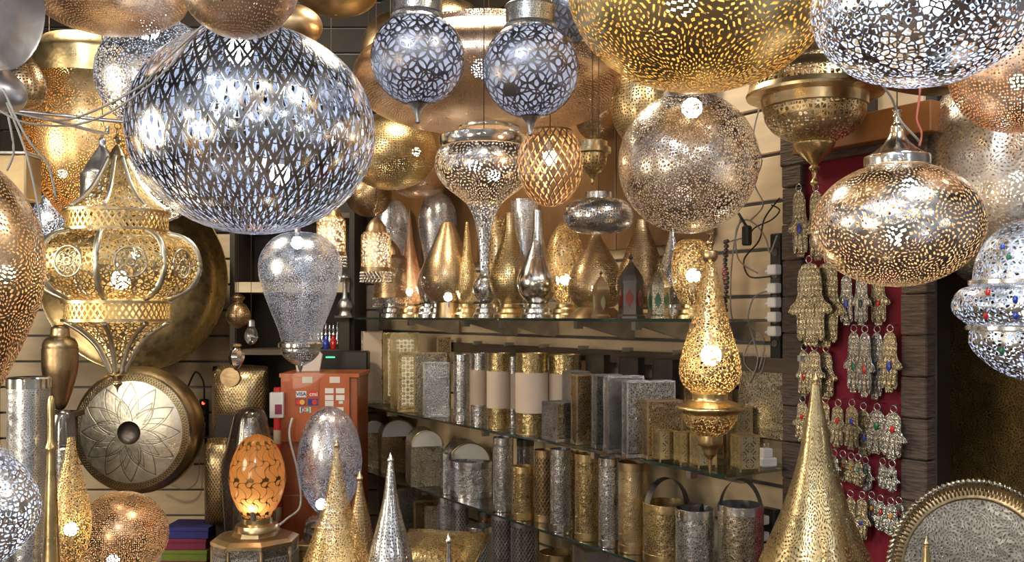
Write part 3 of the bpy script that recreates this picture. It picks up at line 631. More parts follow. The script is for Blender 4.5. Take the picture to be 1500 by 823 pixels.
# ================================================================ the far wall
def disc(name, label, cat, px, py, Z, rpx, parts, tilt=(0, 0), depth_off=0):
    """things whose axis faces the viewer: parts in (radius px, depth px towards the viewer)"""
    k = Z/F; c = P(px, py, Z); t = thing(name, label, cat, c); t.rotation_euler = (tilt[0], 0, tilt[1])
    for q in parts:
        prof = [(r*k, d*k) for r, d in q[2]]
        if len(q) < 4 or q[3]: prof = crom(prof, 4)
        me = lathe(prof, 72)
        for v in me.vertices: v.co = Vector((v.co.x, -v.co.z, v.co.y))      # axis towards -y
        part(q[0], me, q[1], t)
    return t
disc('hanging_tray', 'huge shallow gold dish hung on the boards behind the brass lantern', 'dish', 205, 405, 5.6, 137,
     [('dish', 'dish_gold', [(0, -16), (50, -12), (100, 0), (128, 22), (136, 30), (137, 28), (130, 18), (100, -6), (50, -18), (0, -22)])], (.08, 0))
t = disc('drum_lamp', 'round brass drum wall lamp with a star-pierced face and open centre', 'lamp', 195, 632, 5.15, 93,
     [('drum', 'antique', [(80, -52), (90, -46), (94, -30), (93, -10), (86, 0)]), ('face', 'star_face', [(86, 0), (84, 5), (60, 12), (30, 15), (17, 16)], 0), ('chequer_ring', 'chequer_brass', [(84.5, 5.5), (75, 9)], 0),
      ('hub', 'dark_metal', [(17, 16), (12, 8), (0, 5)]), ('back_plate', 'antique', [(80, -52), (0, -54)], 0)])
bulb(t, (.12, .12, .1), 'bulb_neutral', .03); bulb(t, (-.12, .12, -.1), 'bulb_neutral', .03)
disc('pale_dish', 'pale metal dish seen edge on at the picture\'s upper corner', 'dish', -14, 10, 2.0, 90,
     [('dish', 'pewter', [(0, 0), (50, 4), (85, 18), (88, 20), (85, 14), (50, 0), (0, -4)])], (.2, 1.36))
disc('oval_dish', 'big polished dish tilted overhead behind the aluminium cap', 'dish', 1322, 128, 2.5, 70,
     [('dish', 'bronze', [(0, 0), (50, 4), (76, 16), (80, 20), (78, 13), (50, -2), (0, -6)])], (-1.15, .35))
# copper globe low on the left, on a stool
def stool(label, px, Z, h, r=.13):
    t = thing('stool', label, 'stool', ((px-CX)/F*Z, Z, 0))
    part('seat', lathe([(0, h-.03), (r, h-.03), (r, h-.002), (0, h-.002)], 24), 'wood', t)
    me = bpy.data.meshes.new('leg'); b = tube([(r*.7, 0, 0), (r*.55, 0, h-.03)], .014, 6); b.to_mesh(me); b.free()
    for i in range(4): part('leg', me, 'wood', t, rot=(0, 0, i*PI/2+.4))
stool('round wooden stool under the coppery pinhole globe', 178, 4.2, .40)
B('globe_lamp', 'coppery pinhole globe standing below the star-pierced drum, bulb glowing', 178, 4.2,
  [('shade', 'copper_pin', [(y, r) for y, r in ell(762, 66, 62, 2, 168, 18)]), ('foot', 'brass', [(822, 20), (828, 24), (842, 26)], 0)], bulbs=[(796, 'bulb_strong', .028, -4, 20)], hang=False, base=.40)
# tall silver tubes and cones near the left edge
def tabled(name, label, px, Z, parts, base, **k): return B(name, label, px, Z, parts, hang=False, base=base, **k)
tabled('tube_lamp', 'tall broad silver tube with vertical rows of pinholes by the edge', 42, 2.5, [('shade', 'engraved_silver', [(560, 29), (823, 29), (1070, 29)], 0), ('rim', 'mirror', [(544, 27), (546, 30), (560, 30)], 0)], .50)
tabled('onion_lamp', 'silver onion lamp with net cut-work, cut by the picture\'s edge', -12, 1.95,
       [('shade', 'silver_fine', [(628, 2), (645, 8), (665, 26), (690, 46), (720, 62), (750, 66), (780, 56), (806, 34), (822, 16)]), ('foot', 'silver', [(822, 16), (840, 10), (1000, 14), (1180, 50), (1250, 52)])], .50, bulbs=[(760, 'bulb_cool', .02, 0, 20)])
tabled('gold_spire_lamp', 'slender gold lamp with a long thin neck before the wrapped glass', 75, 2.45,
       [('neck', 'gold', [(578, 2), (590, 5), (640, 5), (655, 8), (665, 6), (740, 9), (823, 12), (940, 20)]), ('foot', 'gold', [(940, 20), (1060, 26), (1089, 34)])], .50)
tabled('gold_swan_lamp', 'gold pierced lamp swelling out behind the thin gold neck', 104, 2.75,
       [('shade', 'gold_fine', [(640, 5), (665, 9), (700, 17), (740, 26), (775, 28), (805, 22), (830, 12)]), ('foot', 'gold', [(830, 12), (850, 10), (1000, 14), (1022, 24)])], .50, bulbs=[(775, 'bulb_warm', .02)])
tabled('wrapped_lamp', 'glass lamp wrapped in clear film behind the thin gold neck', 92, 3.3, [('wrap', 'film', [(598, 6), (604, 14), (625, 17), (655, 18), (800, 20), (1062, 20)]), ('shade', 'hammered_silver', [(652, 12), (655, 15), (800, 16), (1058, 16)], 0)], .18)
tabled('urn_lamp', 'dim brass urn with ribbed lid behind the rosette egg', 88, 3.9, [('lid', 'antique', [(470, 6), (474, 12), (486, 14), (490, 20), (498, 24), (504, 24)]), ('body', 'bronze', [(504, 25), (516, 25), (540, 24), (570, 16), (590, 8), (596, 0)])], 1.21)
t = thing('bracket_shelf', 'small dark plinth under the dim brass urn', 'plinth', ((88-CX)/F*3.9, 3.9, 0)); part('column', box(.10, .10, 1.208, (0, 0, .604)), 'dark', t); part('top', box(.14, .14, .02, (0, 0, 1.198)), 'wood', t)
t = thing('wrapped_lamp_plinth', 'low dark plinth under the film-wrapped glass lamp', 'plinth', ((92-CX)/F*3.3, 3.3, 0)); part('body', box(.14, .14, .16, (0, 0, .08)), 'dark', t); part('top', box(.16, .16, .018, (0, 0, .169)), 'wood', t)
# boxed goods
t0 = thing('low_bench', 'low wooden bench beneath the coloured boxes', 'bench', ((276-CX)/F*5.3, 5.35, 0)); part('seat', box(.44, .34, .04, (0, 0, .17)), 'wood', t0)
for sx in (-.18, .18): part('leg', box(.04, .3, .15, (sx, 0, .075)), 'wood', t0)
for i, (c, nm, dx) in enumerate((('maroon', 'maroon carton at the bottom of the carton stack', -.01), ('green', 'green carton between two maroon ones', .0), ('maroon', 'maroon carton directly under the blue one', -.012), ('blue', 'blue carton on top of the carton stack', .01))):
    h = .062; t = thing('carton', nm, 'box', ((276-CX)/F*5.3+dx, 5.35, .19+i*h), random.uniform(-.05, .05), 'cartons stacked on the low bench')
    part('body', box(.25, .22, h-.008, (0, 0, h/2-.004), .002), 'card_'+c, t); part('lid', box(.256, .226, .02, (0, 0, h-.0115), .002), 'card_'+c, t)
# square drum lamps on the far wall
for px, py, Z, sx, sz, lab in ((352, 582, 5.4, 84, 96, 'cushion-shaped square gold lamp fixed to the boards, with dark centre'), (322, 705, 5.2, 46, 130, 'tall narrow cushion-shaped brass lamp beside the film-wrapped one')):
    k = Z/F; t = thing('cushion_lamp', lab, 'lamp', P(px, py, Z))
    bm = bmesh.new(); n = 12; a, b_ = sx*k/2, sz*k/2; g = []
    for j in range(n+1):
        row = []
        for i in range(n+1):
            u, v = i/n*2-1, j/n*2-1; d = .09*(1-u**4)*(1-v**4)
            row.append((bm.verts.new((u*a*(1-.05*v*v), -d, v*b_*(1-.05*u*u))), bm.verts.new((u*a*(1-.05*v*v), d*.8, v*b_*(1-.05*u*u)))))
        g.append(row)
    for j in range(n):
        for i in range(n):
            for s in (0, 1):
                f = bm.faces.new([g[j][i][s], g[j][i+1][s], g[j+1][i+1][s], g[j+1][i][s]]); f.smooth = True
    bmesh.ops.remove_doubles(bm, verts=bm.verts, dist=.0005); bmesh.ops.recalc_face_normals(bm, faces=bm.faces); bm.normal_update(); boxuv(bm)
    part('body', bm, 'chequer_brass', t)
    me = lathe([(0, .1), (14*k, .1), (15*k, .085)], 20)
    for v in me.vertices: v.co = Vector((v.co.x, -v.co.z, v.co.y))
    if sx > 60: part('centre', me, 'bronze', t, (-.03, 0, .12))
t = thing('wooden_post', 'narrow dark post carrying the tall narrow brass cushion lamp', 'post', ((322-CX)/F*5.2, 5.32, 0)); part('post', box(.10, .06, 1.05, (0, 0, .525)), 'dark', t)
# power strip and cable on the boards
t = thing('power_strip', 'black power strip hanging on the boards, its switch glowing red', 'power strip', P(299, 612, 6.05)); part('body', box(.055, .03, .24, (0, 0, 0), .006), 'black', t)
bm = bmesh.new(); addball(bm, (0, -.018, .095), .010, 8); part('switch', bm, 'led_red', t)
for z in (.04, 0, -.04, -.08): part('socket', lathe([(0, 0), (.014, 0), (.016, .004)], 12), 'dark_metal', t, (0, -.019, z), (PI/2, 0, 0))
part('plug', box(.03, .03, .035, (0, -.03, -.04), .004), 'white', t)
def cable(label, pts, r, mat, name='cable', group=None):
    return tag(part(name, tube(crom([tuple(p) for p in pts], 6), r, 5), mat), label, 'cable', group)
cable('black cord looping from the red-lit power strip to the cushion lamp', [P(299, 590, 6.0), P(298, 560, 6.0), P(286, 545, 6.0), P(272, 575, 6.0)], .006, 'black')
cable('thin grey cord sagging under the star-pierced drum', [P(292, 640, 6.0), P(290, 700, 6.0), P(270, 716, 6.0), P(240, 705, 6.0)], .004, 'grey_cable')

# cupboard with the perfume bottles, counter with the card signs
def frame_box(name, label, cat, x0, x1, y0, y1, z1, mats):
    t = thing(name, label, cat, ((x0+x1)/2, (y0+y1)/2, 0)); W, Dp = x1-x0, y1-y0
    return t, W, Dp
xa, xb = (338-CX)/F*5.6, (520-CX)/F*5.6
t, W, Dp = frame_box('dark_cupboard', 'dark open cupboard against the far wall behind the orange counter', 'cupboard', xa, xb, 5.58, 6.03, 0, 0)
part('back_panel', box(W, .02, 3.0, (0, Dp/2-.01, 1.5)), 'shade_brown', t)
for s in (-1, 1): part('side_panel', box(.03, Dp-.02, 3.0, (s*(W/2-.015), -.01, 1.5)), 'dark', t)
for z in (.9, 1.40, 1.78, 2.2, 3.0): part('shelf', box(W-.06, Dp-.02, .03 if z != 1.78 else .06, (0, -.01, z-.015)), 'wood' if z != 1.78 else 'grey_board', t)
zsh = 1.40
random.seed(3)
ORD = ('first', 'second', 'third', 'fourth', 'fifth', 'sixth', 'seventh', 'eighth', 'ninth', 'tenth', 'last')
for i in range(11):
    yy = 5.68+.075*(i % 2); x = (455+5.6*i-CX)/F*yy; h = random.uniform(.13, .17)
    c = ('silver', 'gem_red', 'silver', 'mirror', 'gem_blue')[i % 5]
    t = thing('perfume_bottle', 'small spired perfume bottle, %s of the row counting from the balloon lamp' % ORD[i], 'bottle', (x, yy, zsh+.0005), 0, 'spired perfume bottles in the dark cupboard')
    part('flask', lathe(crom([(.001, 0), (.014, 0), (.019, .02), (.018, .05), (.009, .075), (.007, .085)], 3), 12), c, t)
    part('stopper', lathe(crom([(.012, .085), (.006, .10), (.009, .12), (.004, .14), (.003, h-.01), (0, h)], 3), 10), 'silver', t)
B('water_pipe', 'small bluish metal water pipe standing by the lit cylinders', 505, 5.55, [('body', 'pewter', [(402, 2), (408, 7), (416, 3), (436, 4), (444, 9), (452, 11), (458, 8), (464, 10)])], cat='water pipe', hang=False, base=1.60)
t = thing('pipe_stand', 'narrow dark stand under the small water pipe', 'stand', ((505-CX)/F*5.55, 5.52, 0)); part('column', box(.06, .05, 1.585, (0, .03, .7925)), 'dark', t); part('top', box(.10, .10, .012, (0, .03, 1.593)), 'wood', t)
# orange counter
Zc = 4.95; xa, xb = (412-CX)/F*Zc, (524-CX)/F*Zc; zt = H-(547-HY)/F*Zc
t = thing('orange_counter', 'tall orange varnished counter cabinet with a card-payment board', 'cabinet', ((xa+xb)/2, Zc+.18, 0)); W = xb-xa
part('body', box(W, .36, zt-.02, (0, 0, (zt-.02)/2), .004), 'orange_wood', t); part('top', box(W+.015, .38, .02, (0, 0, zt-.0095)), 'orange', t)
part('door', box(W*.94, .012, .5, (0, -.186, .42), .002), 'orange_wood', t)
sg = part('sign_board', box(.355, .010, .335, (0, 0, 0), .001), 'orange', t, (-.02, -.186, zt-.185))
def stick(x, z, wd, ht, mat, parent=sg, y=-.0062): return part('sticker', box(wd, .002, ht, (x, y, z)), mat, parent)
def word(txt, x, z, size, mat, parent, y=-.0080, bold=.0006):
    cu = bpy.data.curves.new('lettering', 'FONT'); cu.body = txt; cu.size = size; cu.align_x = 'CENTER'; cu.align_y = 'CENTER'; cu.extrude = .0003; cu.offset = bold; cu.resolution_u = 3
    o = bpy.data.objects.new('tmp', cu); COL.objects.link(o); me = bpy.data.meshes.new_from_object(o.evaluated_get(bpy.context.evaluated_depsgraph_get()))
    bpy.data.objects.remove(o); me.materials.clear()
    return part('lettering', me, mat, parent, (x, y, z), (PI/2, 0, 0))
k = Zc/F
def sx(px): return (px-CX)*k-(t.location.x-.02)
def sz(py): return H-(py-HY)*k-(zt-.185)
stick(sx(442), sz(577), 15*k, 9*k, 'white'); word('VISA', sx(442), sz(577), .026, 'card_navy', sg)
stick(sx(460), sz(577), 14*k, 9*k, 'card_redc'); word('cmi', sx(460), sz(577), .030, 'white', sg)
for cx_, c1_, c2_, bg in ((441, 'card_redc', 'card_yellow', 'card_maroon'), (459, 'card_navy', 'card_redc', 'card_blue')):
    stick(sx(cx_), sz(588.5), 15*k, 10*k, bg)
    for s, m_ in ((-1, c1_), (1, c2_)):
        me = lathe([(0, .0008), (.0135, .0008), (.0135, 0)], 20); part('emblem_disc', me, m_, sg, (sx(cx_)+s*.009, -.0074-(.0006 if s > 0 else 0), sz(588.5)), (PI/2, 0, 0))
stick(sx(448), sz(600), 16*k, 8.5*k, 'white')
for i, m_ in enumerate(('card_navy', 'card_redc', 'card_greenc')): stick(sx(443.8+i*4.2), sz(600), 3.9*k, 8*k, m_, sg, -.0084)
word('JCB', sx(448), sz(600), .022, 'white', sg, -.0098)
stick(sx(451), sz(556), 15*k, 9*k, 'paper'); stick(sx(491), sz(556), 15*k, 9*k, 'paper')
for px in (483, 499):
    for py in (572, 582, 590.5): 
        if not (px == 499 and py > 585): stick(sx(px), sz(py), 12.5*k, 7.5*k, 'white')
stick(sx(500), sz(589), 6*k, 4*k, 'white'); stick(sx(499), sz(599), 10*k, 6*k, 'white')
part('sign_seam', box(.002, .002, .33, (0, 0, 0)), 'orange_wood', sg, (.02, -.0058, 0))
# roll of printed wrapping and small white boxes beside the counter
t = thing('wrapping_roll', 'upright red and kraft printed carton roll beside the orange counter', 'roll', ((402-CX)*k, Zc+.1, 0))
part('roll', lathe([(.001, 0), (.028, 0), (.028, 1.22), (.001, 1.22)], 16), 'card_redc', t)
for i in range(7): part('paper_band', lathe([(.0285, 0), (.0292, .002), (.0292, .07), (.0285, .072)], 16), 'beige_board', t, (0, 0, .25+i*.135))
t = thing('tissue_box', 'white paper bag leaning on top of the orange counter', 'bag', ((442-CX)*k, Zc+.16, zt+.001), .2)
part('bag', ext([(-.06, 0), (.06, 0), (.075, .09), (.05, .12), (.02, .10), (-.02, .13), (-.055, .11), (-.07, .06)], .05, .004), 'paper', t)
t = thing('card_reader', 'small black till device with a green readout behind the counter', 'device', ((485-CX)/F*5.2, 5.42, 0))
part('stand', box(.05, .05, 1.268, (0, .02, .634)), 'black', t); part('body', box(.34, .10, .13, (0, .02, 1.335), .008), 'black', t); part('readout', box(.05, .003, .006, (-.04, -.033, 1.365)), 'led_green', t)
t = thing('white_box', 'small white box with a dark window fixed on the counter\'s side', 'box', ((418-CX)*k-.035, Zc-.03, zt-.16), .1); part('body', box(.07, .05, .13, (0, 0, 0), .003), 'white', t); part('window', box(.035, .003, .05, (.01, -.026, -.02)), 'card_maroon', t)
cable('white cord hanging down the orange counter past the silver egg', [P(428, 612, 4.9), P(424, 640, 4.88), P(436, 690, 4.88), P(440, 740, 4.86), P(420, 760, 4.7), P(410, 768, 4.62)], .006, 'white')

# egg lamps on metal side cabinets
k = 4.2/F
def side_cabinet(label, px, Z, wpx, z1, mat, face, eight=False):
    kk = Z/F; w_ = wpx*kk; t = thing('side_cabinet', label, 'cabinet', ((px-CX)*kk, Z, 0), 0 if not eight else .0)
    if eight:
        r = w_/2; part('body', lathe([(.001, 0), (r, 0), (r, z1-.05), (.001, z1-.05)], 8, True), mat, t, rot=(0, 0, 0))
        part('top', lathe([(.001, z1-.052), (r*1.04, z1-.05), (r*1.04, z1-.035), (r*.9, z1-.022), (r*.55, z1-.02), (r*.5, z1), (.001, z1)], 8, True), 'antique', t)
        f = r*math.cos(PI/8)
        for i in range(8):
            part('face_panel', box(w_*.30, .006, .20, (0, 0, 0), .001), face, t, ((f+.004)*math.sin(i*PI/4), -(f+.004)*math.cos(i*PI/4), z1-.19), (0, 0, i*PI/4))
            part('corner_rib', tube([(r*1.0, 0, .02), (r*1.0, 0, z1-.055)], .008, 5), 'antique', t, rot=(0, 0, i*PI/4+PI/8))
    else:
        part('body', box(w_, w_*.9, z1-.03, (0, 0, (z1-.03)/2), .004), mat, t); part('top', box(w_*1.06, w_*.96, .028, (0, 0, z1-.015), .004), 'antique', t)
        part('face_panel', box(w_*.8, .008, .2, (0, -w_*.45-.003, z1-.16), .002), face, t)
    return t
zt1 = H-(776-HY)*k
side_cabinet('eight-sided inlaid metal cabinet under the amber egg lamp', 374, 4.2, 122, zt1, 'hammered_pewter', 'chequer_silver', True)
B('egg_lamp', 'amber egg-shaped lamp with dark scrolling tendrils, glowing', 377, 4.2,
  [('amber_glass', 'amber_glass', [(635, 0), (643, 19), (658, 30), (680, 38), (705, 40), (728, 35), (746, 26), (756, 19)]), ('shade', 'amber_scroll', [(632, 0), (633, 8), (642, 20), (658, 31), (680, 39), (705, 41), (728, 36), (746, 27), (757, 20)]), ('foot', 'brass', [(757, 22), (765, 22), (767, 30), (772, 32), (776, 32)], 0)],
  hang=False, base=zt1, bulbs=[(735, 'bulb_neutral', .03, 0, 22), (690, 'bulb_warm', .02)])
k = 4.45/F; zt2 = H-(790-HY)*k
side_cabinet('plain brass side cabinet under the silver egg lamp', 478, 4.45, 70, zt2, 'antique', 'hammered_champagne')
B('egg_lamp', 'large silver egg-shaped lamp with scroll pinholes before the orange counter', 483, 4.45,
  [('shade', 'silver_scroll', [(596, 0), (597, 10), (608, 26), (628, 38), (660, 46), (690, 46), (715, 40), (735, 30), (749, 19)]), ('foot', 'silver', [(749, 18), (756, 17), (758, 30), (766, 36), (774, 34), (776, 38), (790, 38)])],
  hang=False, base=zt2, bulbs=[(734, 'bulb_cool', .026, -8, 22)])
t = B('wrapped_lamp', 'film-wrapped silver lamp behind the amber egg', 366, 4.75, [('wrap', 'film', [(596, 0), (598, 12), (606, 22), (640, 30), (690, 40), (780, 36), (875, 34)], 1), ('shade', 'hammered_pewter', [(612, 8), (630, 16), (680, 22), (780, 24), (870, 22)])], hang=False, base=.2)
t = thing('wrapped_lamp_plinth', 'low plinth under the film-wrapped lamp behind the amber egg', 'plinth', ((366-CX)/F*4.75, 4.75, 0)); part('body', box(.18, .18, .18, (0, 0, .09)), 'dark', t); part('top', box(.24, .22, .018, (0, 0, .1895)), 'wood', t)

# tall cone lamps in front
def cone(label, px, Z, top, prof, mat, base, bulbs=()):
    t = B('cone_lamp', label, px, Z, [('shade', mat, prof), ('finial', 'silver' if 'silver' in mat else 'brass', [(top, 0), (top+6, 2), (top+12, 5), (top+16, 3), (prof[0][0], prof[0][1]+1.5)])], hang=False, base=base, bulbs=bulbs, group='tall cone lamps')
    return t
cone('tall bronze pinhole cone lamp in front of the silver egg', 493, 2.7, 640, [(656, 3.5), (680, 7), (710, 13), (740, 20), (770, 30), (800, 41), (823, 49), (860, 58), (900, 62), (940, 56), (975, 36), (1006, 40)], 'gold_fine', TZ, [(900, 'bulb_warm', .025)])
cone('slimmer plain bronze cone lamp right behind the pinhole one', 527, 2.98, 688, [(702, 3), (725, 7), (750, 13), (780, 19), (823, 27), (870, 34), (920, 30), (955, 30)], 'bronze_dots', TZ)
cone('slender silver cone lamp with bands of pinholes before the shelves', 572, 2.6, 661, [(678, 4), (700, 7), (730, 11), (760, 18), (790, 26), (823, 33), (880, 36), (940, 36), (1000, 28), (1027, 30)], 'silver_dots', TZ)
cone('very tall gold cone lamp with dense leaf cuts before the red velvet', 1195, 2.15, 543, [(562, 6), (590, 10), (620, 16), (660, 23), (700, 33), (740, 46), (780, 62), (823, 80), (870, 94), (930, 100), (990, 90), (1050, 60), (1145, 66)], 'olive_fine', TZ, [(960, 'bulb_warm', .03)])
cone('thin gold lamp tip standing before the engraved round tray', 1357, 1.85, 783, [(800, 4), (823, 6), (900, 16), (1000, 34), (1100, 40), (1200, 30), (1256, 34)], 'gold', TZ)
cone('small silver spire lamp between the silver cone and the lower tubes', 657, 2.85, 780, [(792, 3), (810, 4), (823, 5), (870, 12), (930, 20), (978, 22)], 'silver', TZ)
# round engraved tray
Zt = 1.98; kt = Zt/F
t = thing('round_tray', 'large round engraved tray with roped rim, leaning back', 'tray', P(1432, 844, Zt)); t.rotation_euler = (-.16, 0, .05)
R_ = 138*kt
def fwd(me):
    for v in me.vertices: v.co = Vector((v.co.x, -v.co.z, v.co.y))
    return me
me = fwd(lathe([(0, 0), (R_*.80, 0)], 72)); 
for i, l in enumerate(me.loops): v = me.vertices[l.vertex_index].co; me.uv_layers[0].data[i].uv = (v.x, v.z)
part('engraved_field', me, 'tray_engraved', t)
part('border', fwd(lathe([(R_*.80, 0), (R_*.82, .003), (R_*.86, .003), (R_*.90, .001), (R_*.97, .010), (R_*.985, .012)], 72)), 'brass', t)
bm = bmesh.new()
for i in range(110):
    a = 2*PI*i/110; c = Vector((R_*.99*math.cos(a), -.012, R_*.99*math.sin(a))); tn = Vector((-math.sin(a), 0, math.cos(a))); rd = Vector((math.cos(a), 0, math.sin(a)))
    addtube(bm, [c-tn*.006-rd*.004, c+tn*.006+rd*.004], .0045, 5)
part('roped_rim', bm, 'hammered_champagne', t, kind='stuff')
bm = bmesh.new()
for i in range(120):
    a = 2*PI*i/120; c = Vector((R_*.90*math.cos(a), -.0045, R_*.90*math.sin(a))); rd = Vector((math.cos(a), 0, math.sin(a)))
    addtube(bm, [c-rd*.010, c+rd*.010], .0018, 4)
part('fluting', bm, 'brass', t, kind='stuff'); part('tray_back', fwd(lathe([(0, -.003), (R_*.95, -.003), (R_*.985, .009)], 72)), 'brass', t)
for s in (-.2, .2): part('stand_leg', tube([(s*.6, .01, R_*.2), (s*.8, .09, -(t.location.z-TZ)+.012)], .006, 6), 'steel', t)
part('stand_foot', tube([(-.16, -.01, -R_-.004), (.16, -.01, -R_-.004)], .006, 6), 'steel', t)
part('stand_leg', tube([(0, -.005, -R_-.004), (0, .02, -(t.location.z-TZ)+.004)], .006, 6), 'steel', t)

# ================================================================ top shelf: vase-shaped lamps and tin lanterns
def vase(label, px, top, parts, b=.16, bulbs=(), name='vase_lamp', group='lamps on the top glass shelf', seg=40):
    return B(name, label, px, zat(px, b), parts, hang=False, base=SH1+.001, bulbs=bulbs, group=group, seg=seg)
def foot(y, r, m_): return ('foot', m_, [(y, r*.62), (y+4, r*.62), (y+7, r*.8), (y+12, r*.82), (y+15, r), (y+20, r)], 0)
vase('slender copper pinhole spire lamp, first from the lit cylinders', 600, 298, [('shade', 'copper_fine', [(298, 1), (320, 3), (350, 7), (380, 13), (405, 19), (425, 21), (437, 14)]), foot(437, 20, 'brass')], .18, [(420, 'bulb_strong', .022, 0, 8)])
vase('silver bottle lamp with round belly by the copper spire', 628, 330, [('shade', 'silver_dots', [(330, 2), (345, 3), (370, 5), (392, 14), (410, 19), (426, 14), (437, 8)]), foot(437, 18, 'silver')], .24)
vase('truncated bronze teardrop lamp showing a bare glowing bulb', 656, 316, [('shade', 'bronze_dots', [(316, 8), (320, 10), (345, 21), (375, 34), (398, 39), (418, 35), (432, 24)]), ('lid', 'bronze', [(314, 0), (316, 8)], 0), ('foot', 'antique', [(432, 20), (434, 17), (448, 17), (456, 19)], 0)], .12, [(426, 'bulb_strong', .022, 2, 26)])
vase('slim gold bottle lamp with square-shouldered neck', 684, 322, [('shade', 'gold_fine', [(318, 2), (335, 4), (365, 7), (392, 14), (415, 17), (430, 13), (438, 8)]), foot(438, 19, 'gold')], .16)
vase('silver bottle lamp with a glassy ball belly under the goblet tail', 711, 350, [('shade', 'silver_dots', [(350, 3), (375, 4), (392, 8), (400, 15), (413, 19), (426, 15), (434, 8)]), foot(436, 18, 'silver')], .12)
vase('bright gold pierced vase lamp with a narrow neck', 747, 303, [('shade', 'gold_dots', [(303, 7), (318, 8), (335, 10), (358, 18), (382, 27), (402, 30), (420, 26), (436, 14)]), foot(437, 24, 'gold')], .14)
vase('mirror silver vase lamp with a pierced long neck', 788, 300, [('neck', 'silver_dots', [(300, 7), (330, 8), (350, 11), (372, 19)]), ('belly', 'mirror', [(372, 19), (392, 28), (408, 31), (424, 26), (437, 14)]), foot(438, 25, 'silver')], .12)
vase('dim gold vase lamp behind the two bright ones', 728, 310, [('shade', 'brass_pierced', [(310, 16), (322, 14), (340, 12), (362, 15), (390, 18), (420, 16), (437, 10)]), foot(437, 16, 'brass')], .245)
vase('broad gold egg lamp with scale cuts, lit from below', 828, 315, [('shade', 'gold_net', [(314, 4), (322, 12), (340, 22), (365, 28), (395, 27), (420, 19), (434, 12)]), foot(436, 22, 'brass')], .22, [(400, 'bulb_warm', .025)])
vase('wide bronze pinhole onion lamp with a plain lip', 873, 345, [('shade', 'bronze_dots', [(320, 3), (340, 8), (360, 20), (385, 34), (410, 41), (430, 37), (442, 26)]), ('foot', 'antique', [(443, 27), (446, 30), (452, 36), (458, 40)], 0)], .185, [(415, 'bulb_warm', .02)])
vase('grey-bronze pierced onion lamp behind the dark tin lantern', 940, 328, [('shade', 'bronze_dots', [(318, 8), (335, 12), (360, 22), (390, 33), (415, 38), (435, 32), (445, 24)]), foot(442, 28, 'antique')], .215)
vase('silver pinhole spire lamp behind the pale brass lantern', 985, 330, [('shade', 'silver_dots', [(325, 3), (345, 8), (370, 16), (395, 24), (415, 24), (436, 12)]), foot(437, 20, 'silver')], .24)
vase('gold egg lamp glowing through dense cuts by the shelf\'s near end', 1012, 342, [('shade', 'gold_net', [(341, 10), (346, 20), (365, 27), (395, 28), (420, 22), (436, 14)]), foot(437, 23, 'gold')], .16, [(395, 'bulb_neutral', .026, 0, 18)])
vase('clear silver-tinted glass balloon between lit cylinder and copper spire', 574, 290, [('shade', 'glassy_silver', [(286, 10), (300, 22), (330, 30), (370, 26), (410, 16), (437, 10)]), foot(438, 18, 'silver')], .18)
vase('silver glass balloon between copper spire and goblet lamp', 641, 290, [('shade', 'glassy_silver', [(276, 8), (290, 22), (320, 28), (360, 22), (410, 14), (437, 10)]), foot(438, 14, 'silver')], .195)
vase('tall glassy vase rising behind the mirror silver one', 768, 285, [('shade', 'glassy_silver', [(285, 20), (310, 18), (340, 13), (380, 13), (415, 15), (437, 10)]), foot(438, 13, 'silver')], .225)
def lantern(label, px, top, wpx, mat, gem, b=.06, sides=6, glass=None):
    Z = zat(px, b); k = Z/F; c = onrow(px, b); h = (458-top)*k; r = wpx*k/2
    t = thing('tin_lantern', label, 'lantern', (c.x, c.y, SH1+.001), .3, 'tin lanterns on the top glass shelf')
    hb = h*.52
    part('base', lathe([(.001, 0), (r*1.1, 0), (r*1.1, .008), (r*.95, .016), (r*.95, .02)], sides, True), mat, t)
    part('body', lathe([(r*.95, .02), (r*.95, hb)], sides, True), mat, t)
    part('dome', lathe([(r*1.05, hb), (r*1.02, hb+.01), (r*.85, hb+h*.12), (r*.45, hb+h*.24), (r*.12, hb+h*.32), (r*.08, hb+h*.36)], sides, True), mat, t)
    part('finial', lathe(crom([(r*.08, hb+h*.36), (r*.2, hb+h*.39), (r*.06, hb+h*.43), (0, hb+h*.48)], 3), 10), mat, t)
    f = r*.95*math.cos(PI/sides)+.001; hh = hb*.55
    me = bpy.data.meshes.new('pane'); x = r*.26; bm = ext([(0, -hh*.5), (x, -hh*.15), (x*1.1, hh*.1), (x*.5, hh*.3), (0, hh*.5), (-x*.5, hh*.3), (-x*1.1, hh*.1), (-x, -hh*.15)], .003); bm.to_mesh(me); bm.free()
    for i in range(sides):
        a = 2*PI*i/sides + (PI/sides if True else 0)+PI/sides
        part('pane', me, gem, t, (f*math.cos(a), f*math.sin(a), .02+(hb-.02)*.5), (0, 0, a+PI/2))
    return t
lantern('brown wooden-looking lantern with pale arched glass and a stepped top', 880, 385, 28, 'bronze', 'pane_pale', .05, 4)
lantern('dark iron lantern with red diamond panes', 924, 360, 38, 'dark_metal', 'pane_red', .05)
lantern('pale brass lantern with green diamond panes', 965, 372, 34, 'hammered_champagne', 'pane_green', .06)

